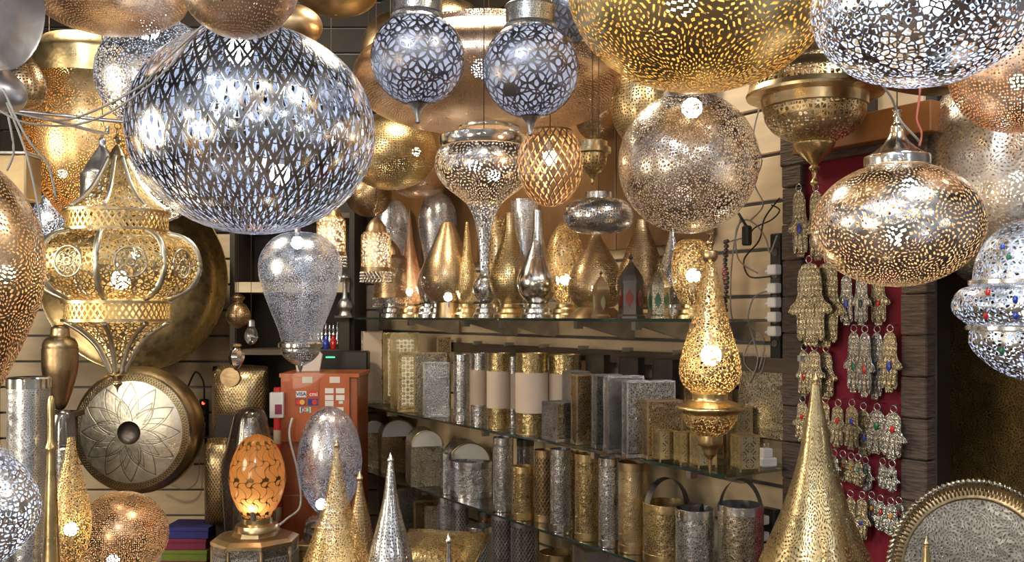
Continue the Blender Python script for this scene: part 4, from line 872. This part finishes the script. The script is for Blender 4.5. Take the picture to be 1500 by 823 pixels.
# ================================================================ middle and lower shelves
def box_lamp(label, x0, x1, top, b, zs, mat, frame, panel=None, th=.07, rz=.22, name='box_lamp', group=None):
    px = (x0+x1)/2; Z = zat(px, b); k = Z/F; c = onrow(px, b); w_ = (x1-x0)*k*1.0; h = H-(top-HY)*k-zs-.001
    w_ = max(.03, w_-th*abs(math.sin(rz))*.8)
    t = thing(name, label, 'lamp', (c.x, c.y, zs+.001), rz, group)
    part('body', box(w_, th, h-.02, (0, 0, h/2+.005), .0015), mat, t); part('plinth', box(w_+.008, th+.008, .014, (0, 0, .007), .001), frame, t)
    bm = bmesh.new()
    for s in (-1, 1):
        for s2 in (-1, 1): addbox(bm, .006, .006, h-.016, (s*w_/2, s2*th/2, h/2+.006))
        addbox(bm, .006, th, .006, (s*w_/2, 0, h-.003)); addbox(bm, w_, .006, .006, (0, s*th/2, h-.003))
    part('edging', bm, frame, t)
    if panel:
        part('lit_diffuser', box(w_*.62, .002, h*.80, (0, -th/2-.0012, h/2+.004)), 'diffuser', t)
        part('pierced_panel', box(w_*.72, .0015, h*.86, (0, -th/2-.0050, h/2+.004)), panel, t)
    return t
def tube_lamp(label, x0, x1, top, zs, mat, band, b=.07, bands=True, name='tube_sconce', group='metal tubes on the third shelf', open_=True):
    px = (x0+x1)/2; Z = zat(px, b); k = Z/F; c = onrow(px, b); r = (x1-x0)*k/2; h = H-(top-HY)*k-zs-.001
    t = thing(name, label, 'lamp', (c.x, c.y, zs+.001), random.uniform(-.5, .5), group)
    z0, z1 = (.03, h-.03) if bands else (.004, h-.004)
    part('shade', lathe([(r, z0), (r, z1)], 36), mat, t)
    part('top_band', lathe([(r, z1), (r+.001, z1+.001), (r+.001, h-.001), (r, h), (r-.003, h), (r-.003, z0)], 36), band, t)
    part('bottom_band', lathe([(.001, 0), (r-.001, 0), (r+.001, .001), (r+.001, z0-.001), (r, z0)], 36), band, t)
    return t
G2 = 'upright lamps on the middle shelf'
box_lamp('cream rectangular lamp at the far end of the middle shelf', 529, 560, 485, .10, SH2, 'cream_sleeve', 'hammered_champagne', None, .06, .2, group=G2)
box_lamp('tall gold box lamp with one star-pierced panel, lit', 561, 592, 487, .20, SH2, 'engraved_gold', 'gold', 'panel_geo', .05, .2, group=G2)
box_lamp('taller gold box lamp with a broad bright star-pierced panel', 572, 614, 487, .12, SH2, 'engraved_gold', 'gold', 'panel_geo', .05, .2, group=G2)
box_lamp('shorter gold box lamp with a bright pierced stripe before the tall pair', 582, 611, 515, .04, SH2, 'hammered_gold', 'gold', 'panel_geo', .05, .2, group=G2)
box_lamp('wide plain gold box lamp behind the silver net one', 606, 654, 516, .14, SH2, 'hammered_champagne', 'gold', None, .05, .2, group=G2)
box_lamp('silver box lamp with fine net front', 620, 658, 530, .05, SH2, 'hammered_silver', 'silver', None, .06, .2, group=G2)
box_lamp('narrow leaning brown plate behind the silver net lamp', 640, 660, 493, .24, SH2, 'hammered_bronze', 'antique', None, .03, .2, group=G2)
G3 = 'paper-sleeved tubes on the middle shelf'
tube_lamp('bare silver tube beside the silver net lamp', 664, 688, 519, SH2, 'hammered_silver', 'silver', .06, group='bare tubes on the middle shelf')
def sleeve_lamp(label, x0, x1, top, b, mat, band):
    t = tube_lamp(label, x0, x1, top, SH2, mat, band, b, False, 'sleeved_tube', G3)
    k = zat((x0+x1)/2, b)/F; r = (x1-x0)*k/2; h = H-(top-HY)*k-SH2
    part('paper_sleeve', lathe([(r+.0015, h*.27), (r+.0035, h*.27), (r+.0035, h*.76), (r+.0015, h*.76)], 36), 'cream_sleeve', t)
sleeve_lamp('silver tube in a cream sleeve next to the bare silver tube', 689, 716, 517, .08, 'hammered_silver', 'silver')
sleeve_lamp('gold tube in a cream sleeve, the slimmer of the gold pair', 714, 748, 517, .07, 'hammered_gold', 'gold')
sleeve_lamp('silver tube in a cream sleeve squeezed between two gold ones', 742, 762, 522, .13, 'hammered_silver', 'silver')
sleeve_lamp('stout gold tube in a cream sleeve, the widest of them', 756, 802, 517, .07, 'hammered_gold', 'gold')
sleeve_lamp('gold tube in a cream sleeve behind the small grey block', 804, 852, 519, .20, 'hammered_gold', 'gold')
box_lamp('low squat grey box lamp with dark side', 796, 842, 588, .05, SH2, 'hammered_pewter', 'pewter', None, .12, .45, group=G2)
box_lamp('dark grey pierced box lamp behind the squat one', 826, 862, 543, .14, SH2, 'engraved_pewter', 'pewter', None, .10, .3, group=G2)
box_lamp('tall brownish gold slab lamp on a projecting plinth', 838, 872, 548, .07, SH2, 'hammered_bronze', 'brass', None, .07, .25, group=G2)
box_lamp('grey slab lamp with gold feet, farthest of the three grey slabs', 868, 910, 548, .08, SH2, 'hammered_pewter', 'pewter', None, .05, .22, group=G2)
box_lamp('grey slab lamp with gold feet between its two fellows', 885, 942, 550, .06, SH2, 'engraved_pewter', 'silver', None, .05, .22, group=G2)
box_lamp('widest grey slab lamp with an embossed upper border', 912, 988, 557, .06, SH2, 'hammered_pewter', 'silver', None, .05, .22, group=G2)
box_lamp('brown slab lamp tucked behind the pierced cubes', 942, 998, 585, .07, SH2, 'hammered_bronze', 'antique', None, .05, .22, group=G2)
for i, (x0, x1, tp) in enumerate(((852, 900, 519), (900, 950, 523), (950, 1000, 526))):
    box_lamp(('dark plate lamp at the back, nearest the sleeved tubes', 'dark plate lamp at the back, above the grey slabs', 'dark plate lamp at the back, above the brown slab')[i], x0, x1, tp, .27, SH2, 'dark_metal', 'dark_metal', None, .03, RZ, group='dark plate lamps at the back')
box_lamp('tall pierced plate lamp rising behind the cubes', 992, 1082, 540, .26, SH2, 'hammered_bronze', 'antique', None, .04, RZ, group=G2)
def cube_lamp(label, x0, x1, top, b, zb=SH2, rz=.25):
    px = (x0+x1)/2; k = zat(px, b)/F; c = onrow(px, b); s = (x1-x0)*k*.86; h = H-(top-HY)*k-zb-.001
    t = thing('cube_lantern', label, 'lantern', (c.x, c.y, zb+.001), rz, 'openwork cube lanterns')
    bm = bmesh.new()
    for sx_ in (-1, 1):
        for sy_ in (-1, 1):
            addbox(bm, .005, .005, h, (sx_*s/2, sy_*s/2, h/2))
            addbox(bm, .005, s, .005, (sx_*s/2, 0, .012 if sy_ < 0 else h-.003)); addbox(bm, s, .005, .005, (0, sx_*s/2, .012 if sy_ < 0 else h-.003))
    part('frame', bm, 'gold', t)
    for i in range(4): part('side_panel', box(s-.005, .0025, h-.016, (0, -s/2, h/2+.004)), 'cube_geo', t, rot=(0, 0, i*PI/2))
    part('top_panel', box(s-.005, s-.005, .0025, (0, 0, h-.002)), 'cube_geo', t)
    return s
cube_lamp('openwork cube lantern nearest the slabs, catching white light', 958, 990, 630, .04)
cube_lamp('openwork cube lantern second along the shelf\'s front', 990, 1016, 632, .05)
cube_lamp('openwork cube lantern half hidden by the hanging cup', 1014, 1046, 634, .06)
cube_lamp('openwork cube lantern at the corner of the shelf', 1074, 1108, 636, .12)
cube_lamp('tall openwork box lantern behind, beside the hanging cup\'s rim', 978, 1012, 588, .20, rz=.3)
cube_lamp('tall openwork box lantern behind, on the outlet side of the cup', 1068, 1098, 595, .25, rz=.3)
# adapter on the shelf's corner
c = onrow(1118, .24); t = thing('travel_adapter', 'white travel plug adapter at the corner of the middle shelf', 'adapter', (c.x+.01, c.y-.01, SH2+.001), .3)
part('base', box(.055, .045, .032, (0, 0, .016), .005), 'white', t); part('upper', box(.036, .03, .03, (-.004, 0, .047), .003), 'white', t)
for s in (-.010, .006): part('pin', tube([(s, 0, .06), (s, 0, .078)], .0022, 6), 'steel', t)

# third shelf: rounded sconces, then tubes
def mailbox(label, x0, x1, top, b, mat, rim, zs=SH3, rz=.25, dp=.22):
    px = (x0+x1)/2; k = zat(px, b)/F; c = onrow(px, b); w_ = (x1-x0)*k; h = H-(top-HY)*k-zs-.001; r = w_/2
    r_ = min(r, h*.4)
    pts = [(-r, 0), (r, 0)]+[(r*math.cos(a), h-r_+r_*math.sin(a)) for a in [PI*i/14 for i in range(15)]]
    t = thing('arched_sconce', label, 'lamp', (c.x, c.y, zs+.001), rz, 'round-topped sconces on the third shelf')
    part('body', ext(pts, dp*.9), mat, t)
    arch = [(r*math.cos(a), 0, h-r_+r_*math.sin(a)) for a in [PI*i/14 for i in range(15)]]
    part('arch_face', ext([(x, z) for x, _, z in arch], .003), 'paper', t, (0, -dp*.45-.003, 0)); part('rim', tube([(x*1.0, -dp*.45-.004, z) for x, _, z in arch], .004, 5), rim, t)
mailbox('round-topped brass sconce at the far end, its arch lit white', 528, 562, 614, .10, 'hammered_brass', 'brass')
mailbox('round-topped bronze sconce with smooth barrel top', 556, 604, 612, .16, 'hammered_bronze', 'bronze')
mailbox('round-topped gold sconce with a white semicircular face', 598, 644, 627, .09, 'hammered_champagne', 'gold')
mailbox('round-topped dark sconce whose white face peeps over the oval drum', 652, 712, 645, .19, 'hammered_pewter', 'bronze')
k = zat(690, .08)/F; c = onrow(690, .12)
t = thing('oval_drum', 'wide oval silver drum lamp with a plain rim, beside the sconces', 'lamp', (c.x, c.y, SH3+.001), -.2); h = H-(679-HY)*k-SH3
for nm, z0, z1, mt in (('shade', .03, h-.03, 'hammered_silver'), ('top_band', h-.03, h, 'silver'), ('bottom_band', 0, .03, 'silver')):
    me = lathe([(.105, z0), (.105, z1)] if nm == 'shade' else [(.1055, z0), (.1055, z1), (.102, z1), (.102, z0)], 44)
    for v in me.vertices: v.co.y *= .62
    part(nm, me, mt, t)
tube_lamp('narrow silver tube at the oval drum\'s far side', 646, 664, 664, SH3, 'hammered_silver', 'silver', .05)
tube_lamp('tall silver tube next to the oval drum', 722, 752, 640, SH3, 'hammered_silver', 'silver', .07)
tube_lamp('short gold tube before a dark one', 750, 783, 682, SH3, 'hammered_gold', 'gold', .05)
tube_lamp('dark patterned tube behind the short gold one', 757, 782, 643, SH3, 'hammered_pewter', 'dark_metal', .22)
tube_lamp('bronze tube with chequered punching', 783, 812, 658, SH3, 'chequer_bronze', 'bronze', .10)
tube_lamp('bright silver tube between bronze and gold tubes', 806, 836, 657, SH3, 'hammered_silver', 'silver', .05)
tube_lamp('slim gold tube peeping from behind the bright silver one', 826, 848, 660, SH3, 'hammered_gold', 'gold', .15)
tube_lamp('gold tube with broad plain ends', 842, 877, 664, SH3, 'hammered_gold', 'gold', .05)
tube_lamp('silver tube with a sparkling worked stripe next to the broad-ended gold one', 877, 907, 670, SH3, 'hammered_silver', 'silver', .05)
tube_lamp('wide dull bronze tube closing the row', 906, 950, 676, SH3, 'engraved_brass', 'bronze', .08)
def basket(label, x0, x1, top, b, mat, band, arch, rz):
    t = tube_lamp(label, x0, x1, top, SH3, mat, band, b, True, 'handled_basket', 'handled metal baskets'); t.rotation_euler[2] = rz
    k = zat((x0+x1)/2, b)/F; r = (x1-x0)*k/2; h = H-(top-HY)*k-SH3
    bm = bmesh.new(); n = 18; vs = []
    for i in range(n+1):
        a = PI*i/n; x, z = (r-.005)*math.cos(a), h-.03+(.03+arch)*math.sin(a)
        vs.append((bm.verts.new((x, -.022, z)), bm.verts.new((x, .022, z))))
    for i in range(n): f = bm.faces.new([vs[i][0], vs[i+1][0], vs[i+1][1], vs[i][1]]); f.smooth = True
    bmesh.ops.solidify(bm, geom=bm.faces[:], thickness=.0025); part('handle', bm, 'pewter', t)
basket('gold basket with a thin arched handle at the row\'s near end', 942, 1012, 735, .10, 'hammered_gold', 'gold', .085, .3)
basket('silver basket with a strap handle overlapping the gold one', 990, 1046, 744, .0+.04, 'hammered_silver', 'silver', .015, 1.2)
basket('brass-toned basket with a broad curved strap handle by the wall', 1052, 1118, 738, .10, 'hammered_champagne', 'silver', .08, -.5)

# lowest shelf
GL = 'chequered tubes on the lowest shelf'
tube_lamp('slim silver tube standing behind the silver spire', 640, 664, 728, SH4, 'hammered_silver', 'silver', .05, group=GL)
tube_lamp('pewter tube with punched diamonds next to the slim silver tube', 662, 686, 735, SH4, 'chequer_pewter', 'pewter', .10, group=GL)
tube_lamp('open chequered silver tube with a plain lip', 682, 720, 770, SH4, 'chequer_silver', 'silver', .06, group=GL)
tube_lamp('tall dark chequered tube', 720, 752, 750, SH4, 'chequer_pewter', 'pewter', .06, group=GL)
tube_lamp('second tall dark chequered tube, wider than its neighbour', 748, 790, 760, SH4, 'chequer_pewter', 'pewter', .10, group=GL)
tube_lamp('low gold bowl lamp with a thick rim on the lowest shelf', 790, 842, 808, SH4, 'hammered_gold', 'gold', .08, group=GL)
tube_lamp('dark pot behind the open chequered tube', 700, 724, 748, SH4, 'hammered_bronze', 'dark_metal', .20, group=GL)
for i, (x0, x1, tp, b, m_, lab) in enumerate(((582, 612, 715, .12, 'hammered_pewter', 'grey framed plate leaning below the round-topped sconces'), (606, 636, 733, .08, 'hammered_bronze', 'brown framed plate next to the grey leaning one'),
                           (622, 648, 742, .04, 'hammered_champagne', 'pale brass framed plate nearest the silver cone'), (842, 900, 800, .10, 'engraved_pewter', 'dark engraved chest beside the gold bowl lamp'), (895, 942, 806, .16, 'engraved_pewter', 'second dark engraved chest under the bronze tube'))):
    box_lamp(lab, x0, x1, tp, b, SH4, m_, 'antique', None, .04 if i < 3 else .16, .25, name='framed_plate' if i < 3 else 'metal_chest', group='framed plates and chests on the lowest shelf')
t = thing('gold_cushion_lamp', 'gold cushion-shaped lamp lying below the framed plates', 'lamp', P(640, 812, 3.6)); t.rotation_euler = (.3, 0, -.25)
bm = box(.32, .30, .10); bmesh.ops.subdivide_edges(bm, edges=bm.edges, cuts=5, use_grid_fill=True)
for v in bm.verts:
    u, q = v.co.x/.16, v.co.y/.15; v.co.z *= 1.2-.9*max(abs(u), abs(q))**3
for f in bm.faces: f.smooth = True
bm.normal_update(); boxuv(bm); part('body', bm, 'hammered_gold', t); part('piping', tube([(sx_*.16, sy_*.15, 0) for sx_, sy_ in ((-1, -1), (1, -1), (1, 1), (-1, 1))], .006, 6, True), 'gold', t)
zc_ = t.location.z
t = thing('cushion_plinth', 'low dark crate under the gold cushion-shaped lamp', 'crate', (t.location.x, t.location.y+.02, 0)); part('body', box(.2, .18, zc_-.10, (0, 0, (zc_-.10)/2)), 'dark', t); part('rim', box(.22, .2, .02, (0, 0, zc_-.09)), 'wood', t)

# ================================================================ right wall: velvet panel, hamsas, outlets
def onwall(px, py, b=DEP-.02): Z = zat(px, b); return P(px, py, Z)
a_, b_ = onwall(1182, 240), onwall(1322, 240); Wv = (b_-a_).length; mv = (a_+b_)/2
t = thing('velvet_panel', 'crimson velvet display panel in a dark woven-wood frame', 'panel', (mv.x, mv.y, 0), RZ)
bm = box(Wv+.02, .02, 1.9, (0, .01, 1.15)); part('velvet', bm, 'velvet', t)
for s, wd in ((-1, .085), (1, .085)):
    for i in range(16):
        part('frame_block', box(wd, .045+.006*(i % 2), .119, (0, 0, 0), .004), 'weave', t, (s*(Wv/2+wd/2+.005), .005, .26+i*.122))
part('frame_top', box(Wv+.19, .05, .11, (0, 0, 2.155), .006), 'weave', t)
p = onwall(1262, 200, DEP-.06); tag(part('beam', box(.5, .05, .09, (0, 0, 0), .003), 'orange_beam', None, (p.x, p.y, p.z+.02), (0, 0, RZ)), 'orange painted beam above the velvet panel', 'beam')

def hamsa_outline(w_, h):
    q = [(0, 0), (.16, -.02), (.26, -.09), (.30, -.20), (.30, -.36), (.36, -.44), (.50, -.50), (.56, -.57), (.46, -.60), (.34, -.60), (.34, -.86), (.29, -.91), (.23, -.91), (.19, -.87), (.17, -.95), (.11, -.985), (.05, -.96), (0, -1.0)]
    q = q[:-1]+[(0, -.985)]
    o = [(x*w_, z*h) for x, z in q]+[(-x*w_, z*h) for x, z in q[-2:0:-1]]
    return o
_ham = {}
def hamsa(px, py, wpx, hpx, mat, gem, label, b=.345, rr=5.2):
    bb = DEP-.045-(.345-b)-(.02 if wpx > 50 else 0); c = onwall(px, py, bb); k = zat(px, bb)/F
    t = thing('hamsa', label, 'hamsa', c, RZ, 'hamsa charms on the velvet panel'); R = rr*k
    t.rotation_euler = (0, random.uniform(-.05, .05), RZ)
    part('nail', tube([(0, DEP-.0205-bb, R), (0, -.004, R)], .0015, 5), 'steel', t)
    part('ring', tube(circle(R, 14, 'y', (0, 0, 0)), R*.16, 5, True), 'silver', t)
    w_, h = wpx*k/.84, hpx*k; key = (round(w_, 3), round(h, 3))
    bm = ext(hamsa_outline(w_*.92, h), .005, .001)
    part('plate', bm, mat, t, (0, 0, -R*.9)); 
    bm = bmesh.new(); o = hamsa_outline(w_*.80, h*.90); addtube(bm, [(x, -.003, z) for x, z in o], .0012, 4, True); 
    for fx in (-.115, .115):
        addtube(bm, [(fx*w_*.9, -.003, -h*.42), (fx*w_*.9, -.003, -h*.84)], .0011, 4)
    addtube(bm, [(x*w_, -.003, z*h) for x, z in ((-.24, -.40), (-.12, -.33), (0, -.40), (.12, -.33), (.24, -.40))], .0011, 4)
    part('raised_border', bm, mat, t, (0, 0, -R*.9-h*.05))
    if gem:
        g = 'gem_'+gem; bm = bmesh.new(); addball(bm, (0, 0, 0), .085*w_, 8, 1.4 if h < w_*2 else 2.2)
        for v in bm.verts: v.co.y *= .4
        part('gem', bm, g, t, (0, -.004, -R-h*(.55 if h > w_*1.9 else .34)))
    return t
HG, HS = 'hamsa_gold', 'hamsa_silver'
rows = [
 # row 1
 (1170, 275, 36, 100, HG, 'blue', 'large squarish gilt hamsa with a blue stone, top of the panel by the frame'), (1195, 275, 36, 104, HG, 'blue', 'large squarish gilt hamsa with a blue stone, top of the panel beside the flattened globe'),
 # row 2
 (1185, 380, 66, 126, HG, None, 'largest gilt hamsa with curled thumb, overlapping the frame'), (1212, 380, 62, 128, HG, None, 'large filigree gilt hamsa on top of the largest one'),
 (1240, 398, 30, 76, HS, 'blue', 'grey hamsa with a pale blue stone under the flattened globe'), (1262, 398, 30, 76, HS, 'black_stone', 'grey hamsa with a dark stone under the flattened globe'), (1286, 396, 34, 78, HG, 'red', 'gilt hamsa with a round red stone under the flattened globe'),
 # row 3
 (1178, 508, 28, 70, HG, 'red', 'narrow gilt hamsa with a red stone, third row, next to the frame'), (1193, 508, 32, 68, HG, None, 'narrow gilt hamsa without a stone, third row'), (1210, 510, 34, 72, HG, 'black_stone', 'gilt hamsa with a black stone, third row'),
 (1251, 481, 30, 92, HS, 'green', 'silver hamsa with a long green stone'), (1267, 482, 30, 98, HS, 'red', 'silver hamsa with a long red stone'), (1285, 482, 32, 102, HS, 'black_stone', 'silver hamsa with a long black stone'), (1304, 481, 36, 92, HG, 'blue', 'silver-gilt hamsa with a long blue stone'),
 # row 4
 (1176, 584, 30, 60, HG, 'red', 'gilt hamsa with a red stone, half behind the gold cone, fourth row'), (1209, 585, 26, 60, HG, 'blue', 'gilt hamsa with a blue stone touching the gold cone, fourth row'), (1228, 590, 32, 62, HG, 'red', 'gilt hamsa with a red stone, fourth row'),
 (1248, 590, 32, 66, HG, 'blue', 'gilt hamsa with a blue stone, fourth row'), (1265, 595, 30, 72, HG, 'blue', 'gilt hamsa with two-tone stones, fourth row'), (1285, 596, 42, 66, HS, 'green', 'bright silver hamsa with a green stone'), (1309, 599, 42, 72, HS, 'red', 'broad silver hamsa with red stones, end of the fourth row'),
 # row 5
 (1176, 659, 22, 34, HG, None, 'tiny hamsa behind the gold cone, fifth row'), (1212, 662, 20, 34, HS, None, 'tiny hamsa touching the gold cone, fifth row'), (1222, 663, 22, 34, HS, 'black_stone', 'tiny silver hamsa with a black stone'), (1235, 665, 22, 36, HG, 'red', 'tiny gilt hamsa with a red stone'),
 (1247, 668, 20, 36, HG, 'amber', 'tiny gilt hamsa with an amber stone'), (1257, 670, 22, 38, HG, 'turquoise', 'tiny gilt hamsa with a turquoise stone'), (1268, 674, 28, 40, HS, 'green', 'small silver hamsa ending the fifth row\'s cluster'), (1293, 676, 22, 36, HS, None, 'small plain silver hamsa, the nearer of a lone pair'), (1307, 679, 24, 38, HS, 'black_stone', 'small silver hamsa with a dark stone, end of the fifth row'),
 # row 6
 (1230, 712, 24, 52, HG, None, 'dark gilt hamsa at the cone\'s side, lowest row'), (1246, 723, 26, 66, HG, 'turquoise', 'openwork hamsa with turquoise beads, lowest row'), (1263, 725, 28, 66, HG, 'blue', 'openwork hamsa with a blue stone, lowest row'), (1277, 725, 26, 40, HS, 'amber', 'silver hamsa with an amber stone, lowest row'),
 (1290, 730, 28, 44, HS, 'red', 'silver hamsa with a red stone, lowest row'), (1305, 734, 30, 48, HS, 'amber', 'silver hamsa with a yellow stone, lowest row'), (1317, 733, 28, 40, HS, 'red', 'silver hamsa with a red stone, nearest the round tray')]
for i, r_ in enumerate(rows): hamsa(*r_, b=.345-.011*(i % 3))
# second layer under the silver row
for px, g, lab in ((1262, 'green', 'broad silver hamsa tip with green stone below the long-stone row'), (1282, 'blue', 'broad silver hamsa tip with blue stone below the long-stone row'), (1306, None, 'broad silver hamsa tip without stone below the long-stone row')):
    hamsa(px, 520, 38, 66, HS, g, lab, b=.378)

# outlet strip, adapters, cables
c = onwall(1139, 440, DEP-.01)
t = thing('outlet_strip', 'vertical black outlet strip on the boards beside the woven frame', 'power strip', c, RZ); part('body', box(.045, .03, .46, (0, 0, 0), .004), 'black', t)
for i in range(5):
    z = .165-i*.078; part('socket', lathe([(0, 0), (.013, 0), (.015, .003)], 12), 'dark_metal', t, (0, -.0155, z), (PI/2, 0, 0))
for i, py in enumerate((395, 422, 443, 464, 485)):
    p = onwall(1134, py, DEP-.055)
    t = thing('plug', 'white plug in the outlet strip, '+('topmost', 'second from the top', 'middle one', 'second from the bottom', 'lowest')[i], 'plug', p, RZ, 'white plugs in the outlet strip')
    part('body', box(.038, .034, .034, (0, 0, 0), .004), 'white', t); part('cord_guard', tube([(-.019, 0, 0), (-.035, -.004, -.006)], .005, 6), 'white', t)
def wc(label, pts, r=.003, mat='grey_cable', b=DEP-.05): cable(label, [onwall(x, y, b+(.006*(i % 2))) for i, (x, y) in enumerate(pts)], r, mat, group='cables on the boards by the outlet strip')
wc('black cord looping round the black clip', [(1142, 290), (1120, 320), (1112, 352), (1090, 380), (1098, 405), (1128, 405)], .003, 'black')
wc('black cord from the clip to the topmost plug', [(1094, 355), (1104, 335), (1130, 322), (1142, 308), (1130, 300)], .003, 'black')
wc('pale cord in a wide loop above the plugs', [(1138, 345), (1128, 370), (1122, 350), (1108, 330), (1090, 322), (1078, 340), (1082, 380), (1110, 400)])
wc('pale cord dropping behind the gold teardrop', [(1085, 320), (1075, 360), (1070, 420), (1074, 470), (1100, 478), (1120, 500), (1112, 540)])
wc('pale cord hanging from the second plug', [(1128, 425), (1105, 435), (1096, 465), (1104, 498), (1110, 530), (1098, 560)])
wc('thin white cord crossing the lower boards', [(1128, 486), (1100, 500), (1090, 530), (1112, 548), (1122, 520)], .002)
wc('pale cord running down from the ceiling by the woven frame', [(1112, 160), (1104, 200), (1116, 235), (1106, 270), (1118, 300), (1100, 322)], .003)
p = onwall(1094, 345, DEP-.06); t = thing('cable_clip', 'black cable clip on the boards beside the warm silver globe', 'clip', p, RZ); part('body', box(.03, .03, .07, (0, 0, 0), .006), 'black', t); part('arm', tube([(0, 0, .03), (-.03, -.01, .08)], .005, 6), 'black', t)
p = onwall(1066, 400, DEP-.10); t = thing('bead_string', 'bunch of dark bead strings hanging behind the gold teardrop', 'necklace', (p.x, p.y, p.z), RZ)
for j in range(3):
    bm = bmesh.new()
    for i in range(16): addball(bm, (.012*(j-1)+.006*math.sin(i*.7+j), -.01*j, .11-i*.016), .008, 6)
    part('bead_strand', bm, ('black', 'gem_red', 'dark_metal')[j], t, kind='stuff')
part('hook', tube([(0, 0, .11), (0, .09, .13)], .003, 5), 'steel', t)
p = onwall(1128, 770, DEP-.06); t = thing('wall_socket', 'black wall socket box with white plugs low beside the baskets', 'socket', p, RZ); part('body', box(.07, .04, .12, (0, 0, 0), .005), 'black', t); part('plug', box(.035, .035, .03, (0, -.037, .025), .004), 'white', t); part('plug', box(.035, .035, .03, (0, -.037, -.03), .004), 'white', t)
p = onwall(1116, 590, DEP-.03); t = thing('pierced_plate', 'gold pierced plate lamp fixed to the boards behind the adapter', 'lamp', p, RZ); part('plate', box(.20, .02, .24, (0, 0, 0), .002), 'hammered_champagne', t); part('edge', box(.206, .014, .012, (0, 0, .12)), 'gold', t)
# dark niche: gold pierced screens
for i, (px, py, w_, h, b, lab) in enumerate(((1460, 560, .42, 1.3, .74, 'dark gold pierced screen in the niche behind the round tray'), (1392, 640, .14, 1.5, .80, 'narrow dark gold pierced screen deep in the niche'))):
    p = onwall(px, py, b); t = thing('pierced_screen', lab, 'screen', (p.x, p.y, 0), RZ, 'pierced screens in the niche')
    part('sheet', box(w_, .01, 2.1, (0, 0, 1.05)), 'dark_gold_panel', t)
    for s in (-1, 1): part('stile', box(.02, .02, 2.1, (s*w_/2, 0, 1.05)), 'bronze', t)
# steel hook rods and cables, upper left
for pts, lab in (([P(-40, 156, 2.9), P(80, 168, 2.95), P(178, 178, 3.0), P(196, 174, 3.0), P(196, 168, 3.0)], 'upper steel hook rod carrying the brass lantern'), ([P(-40, 150, 2.95), P(60, 172, 3.2), P(150, 195, 3.48), P(158, 190, 3.5), P(158, 184, 3.5)], 'lower steel hook rod carrying the grey tin lantern')):
    tag(part('hook_rod', tube(crom([tuple(q) for q in pts], 5), .006, 6), 'steel'), lab, 'rod', 'steel hook rods')
gr = 'loose cables at the upper corner'
for pts, lab in (([P(300, 35, 2.15), P(240, 90, 2.2), P(200, 130, 2.25), P(100, 175, 2.3), P(20, 165, 2.3)], 'grey cable slanting down across the big lattice globe to the rods'),
                 ([P(290, 45, 2.17), P(225, 120, 2.22), P(130, 178, 2.3), P(40, 180, 2.32), P(-20, 150, 2.32)], 'second grey cable beside the slanting one'),
                 ([P(5, 130, 2.3), P(25, 175, 2.3), P(45, 210, 2.3), P(70, 240, 2.3), P(82, 290, 2.3)], 'cable drooping from the junction down past the tall gold vessel'),
                 ([P(0, 120, 2.4), P(12, 170, 2.4), P(20, 220, 2.4), P(10, 250, 2.4)], 'cable hanging straight beside the junction box'),
                 ([P(10, 150, 2.35), P(40, 230, 2.35), P(60, 330, 2.35), P(52, 380, 2.35)], 'long pale cable falling behind the rosette egg')):
    cable(lab, pts, .0028, 'grey_cable', group=gr)
t = thing('junction_box', 'pale metal box with a cracked corner under the hook rods', 'box', P(20, 262, 2.6)); part('body', box(.11, .09, .12, (0, 0, 0), .004), 'antique', t); part('lid', box(.115, .095, .01, (0, 0, .064), .002), 'steel', t)
t.location.z = P(20, 262, 2.6).z
cable('twisted grey cables from the big silver globe to the aluminium cap', [P(1288, 120, 2.15), P(1304, 140, 2.2), P(1312, 158, 2.28), P(1320, 178, 2.28), P(1345, 205, 2.3), P(1347, 212, 2.35)], .003, 'grey_cable')
cable('reddish cable dropping beside the aluminium cap', [P(1350, 110, 2.3), P(1346, 150, 2.3), P(1343, 175, 2.3), P(1350, 195, 2.3), P(1347, 214, 2.3)], .003, 'red_cable')
